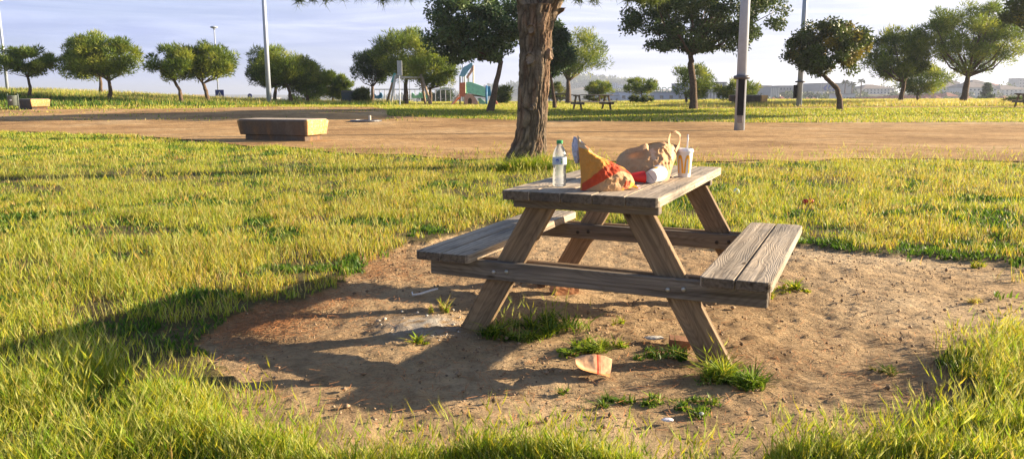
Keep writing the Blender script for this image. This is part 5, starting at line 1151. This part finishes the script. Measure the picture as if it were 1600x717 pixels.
building('apartment_block','large pale apartment block with roof pavilions left of the tallest pine trunk',1472,1512,128,155,440,25,MW['white'],'hip',(7,3),rh=3,roofmat=M_slate)
building('apartment_block','large pale apartment block right of the tallest pine trunk',1512,1556,128,158,420,25,MW['white'],'hip',(7,3),rh=3,roofmat=M_slate)
building('apartment_block','pale apartment block at the right picture edge',1562,1610,133,156,450,25,MW['white'],'hip',(7,3),rh=2.5,roofmat=M_slate)
building('roof_pavilion','small pavilion above the roof left of the tallest pine trunk',1484,1500,125,132,455,10,MW['white'],'hip',rh=1.6,roofmat=M_slate)
building('roof_pavilion','small pavilion above the roof right of the tallest pine trunk',1520,1540,124.5,132,440,10,MW['white'],'hip',rh=1.6,roofmat=M_slate)
building('tower_block','distant tower block at the right picture edge',1590,1600,123,150,640,14,MW['grey'],wins=(2,5))
building('apartment_block','low distant block left of the right edge apartment block',1554,1566,130,150,620,20,MW['cream'],'hip',(2,3),rh=2)
building('tower_block','slim hazy tower block left of the small umbrella shaped tree',958,965,130,158,900,16,MW['blue'],wins=(2,6))
building('tower_block','second hazy tower block right beside the slim one',968,976,133,158,920,16,MW['blue'],wins=(2,5))
building('yellow_house','sandy coloured house on the slope left of the tallest pine trunk',1481,1497,145,154,360,10,MW['tan'],'hip',(3,1),rh=1.6)
building('farm_hut','small dark hut with chimney on the left horizon between two pines',294,312,148,158,160,6,MW['grey'],'gable',rh=1.2,roofmat=M_slate)
building('long_shed','white roofed low shed beyond the round blue sign',384,416,157,166,130,8,MW['white'],'flat')
rg=np.random.default_rng(21); k=0
LW=['leftmost','second','third','fourth','fifth','sixth','seventh','eighth','ninth','tenth','eleventh','twelfth']
for i in range(12):
    px=1338+i*11.5; yt=154.5-.62*i
    building('row_house','%s from the left of the red roofed row houses below the apartment blocks'%LW[i],px,px+8.5,yt-1.5,yt+8,285+6*i,9,MW['white' if i%3 else 'cream'],'gable',(1,1),'red roofed row houses',rh=1.6,cat='house')
LB=['leftmost','second','third','fourth','fifth','sixth']
for i in range(6):
    px=1208+i*13+rg.uniform(-2,2); building('small_house','%s from the left of the low houses between the lamp posts and the crooked tree'%LB[i],px,px+9,152+rg.uniform(-1.5,1.5),162,300+10*i,9,MW['white' if i%2 else 'tan'],'hip',(2,1),'low red roofed houses',rh=1.8,cat='house')
for i,px in enumerate((1434,1450,1466,1498,1516,1556,1572,1588)):
    building('slope_house','%s from the left of the houses on the slope under the large apartment blocks'%LW[i],px,px+11,151+rg.uniform(-2,2),163,300+rg.uniform(0,40),9,MW[('cream','white','tan')[i%3]],'hip',(2,1),'houses on the slope',rh=1.8,cat='house')
# palms on the ridge
for i,(px,yt,lab) in enumerate(((1319,126,'left of three palms above the white flat roofed house'),(1330,129,'middle shorter palm of three above the white flat roofed house'),(1344,125,'right palm of three beside the pale apartment block'))):
    D=380; b0=at(px,155,D); z=float(hgt(b0.x,D)); root=empty('palm_tree',(b0.x,D,z),lab,'palm','palms on the ridge'); H=at(px,yt,D).z-z
    mb=MB(); mb.tube([(0,0,-.2),(.1,0,H*.5),(0,0,H-.6)],[.35,.28,.26],7); mb.build('trunk',M_bark,root); mb=MB()
    for q in range(22):
        an=q*2.4; el=rg.uniform(-.4,1.1); L=2.4; d=Vector((math.cos(an)*math.cos(el),math.sin(an)*math.cos(el),math.sin(el))); p0=Vector((0,0,H-.8)); p1=p0+d*L*.6; p2=p0+d*L+Vector((0,0,-.7)); sd_=d.cross(Vector((0,0,1))).normalized()*.28
        mb.add([p0,p1-sd_,p2,p1+sd_],[(0,1,2),(0,2,3)])
    o=mb.build('crown',simple('palm_leaf',(.06,.09,.03),.6),root)
# far-off masses of trees
def wood(name,label,spots,seed,pal,L,W):
    rg=np.random.default_rng(seed); cs=[];rc=[]
    for (x0,x1,D0,D1,n,r) in spots:
        for i in range(n):
            D=rg.uniform(D0,D1); px=rg.uniform(x0,x1); x=(px-800)/F*D; rr=r*rg.uniform(.6,1.4); cs.append((x,D,float(hgt(x,D))+rr*.6)); rc.append(rr)
    cols=np.array(pal)[rg.choice(len(pal),len(cs))]; V,Fc,C=leafsoup(np.array(cs),np.array(rc),70,L,W,'broad',cols,rg); tag(soup(name,V,Fc,M_leaf,col=C),label,'trees',kind='stuff')
wood('town_trees','hazy trees filling the gaps between the houses of the town',[(1160,1620,300,430,170,2.2),(1260,1620,460,600,70,3.6),(1130,1290,330,420,25,2.4),(930,1000,500,900,40,5)],3,[(.05,.08,.025),(.07,.10,.03),(.10,.12,.05)],1.5,1.1)
wood('hill_woods','blue hazy wooded hill behind the big trunk',[(760,1000,1350,1650,170,9),(560,790,1300,2200,60,6)],4,[(.04,.07,.025),(.06,.09,.03)],6,4)

# ------------------------------------------------------------------ haze
bm=bmesh.new(); bmesh.ops.create_cube(bm,size=1); me=bpy.data.meshes.new('haze'); bm.to_mesh(me); bm.free()
hz=link('haze',me,None); hz.scale=(11000,11000,80); hz.location=(0,2300,80/2-20); tag(hz,kind='stuff',label='pale blue morning haze over the valley and park',cat='haze')
m=bpy.data.materials.new('haze'); m.use_nodes=True; t=m.node_tree; t.nodes.clear(); o_=nd(t,'ShaderNodeOutputMaterial'); v=nd(t,'ShaderNodeVolumePrincipled'); v.inputs['Color'].default_value=(.70,.80,1,1); v.inputs['Density'].default_value=.00038; v.inputs['Anisotropy'].default_value=.3
t.links.new(v.outputs[0],o_.inputs['Volume']); hz.data.materials.append(m)
SC.cycles.volume_bounces=0
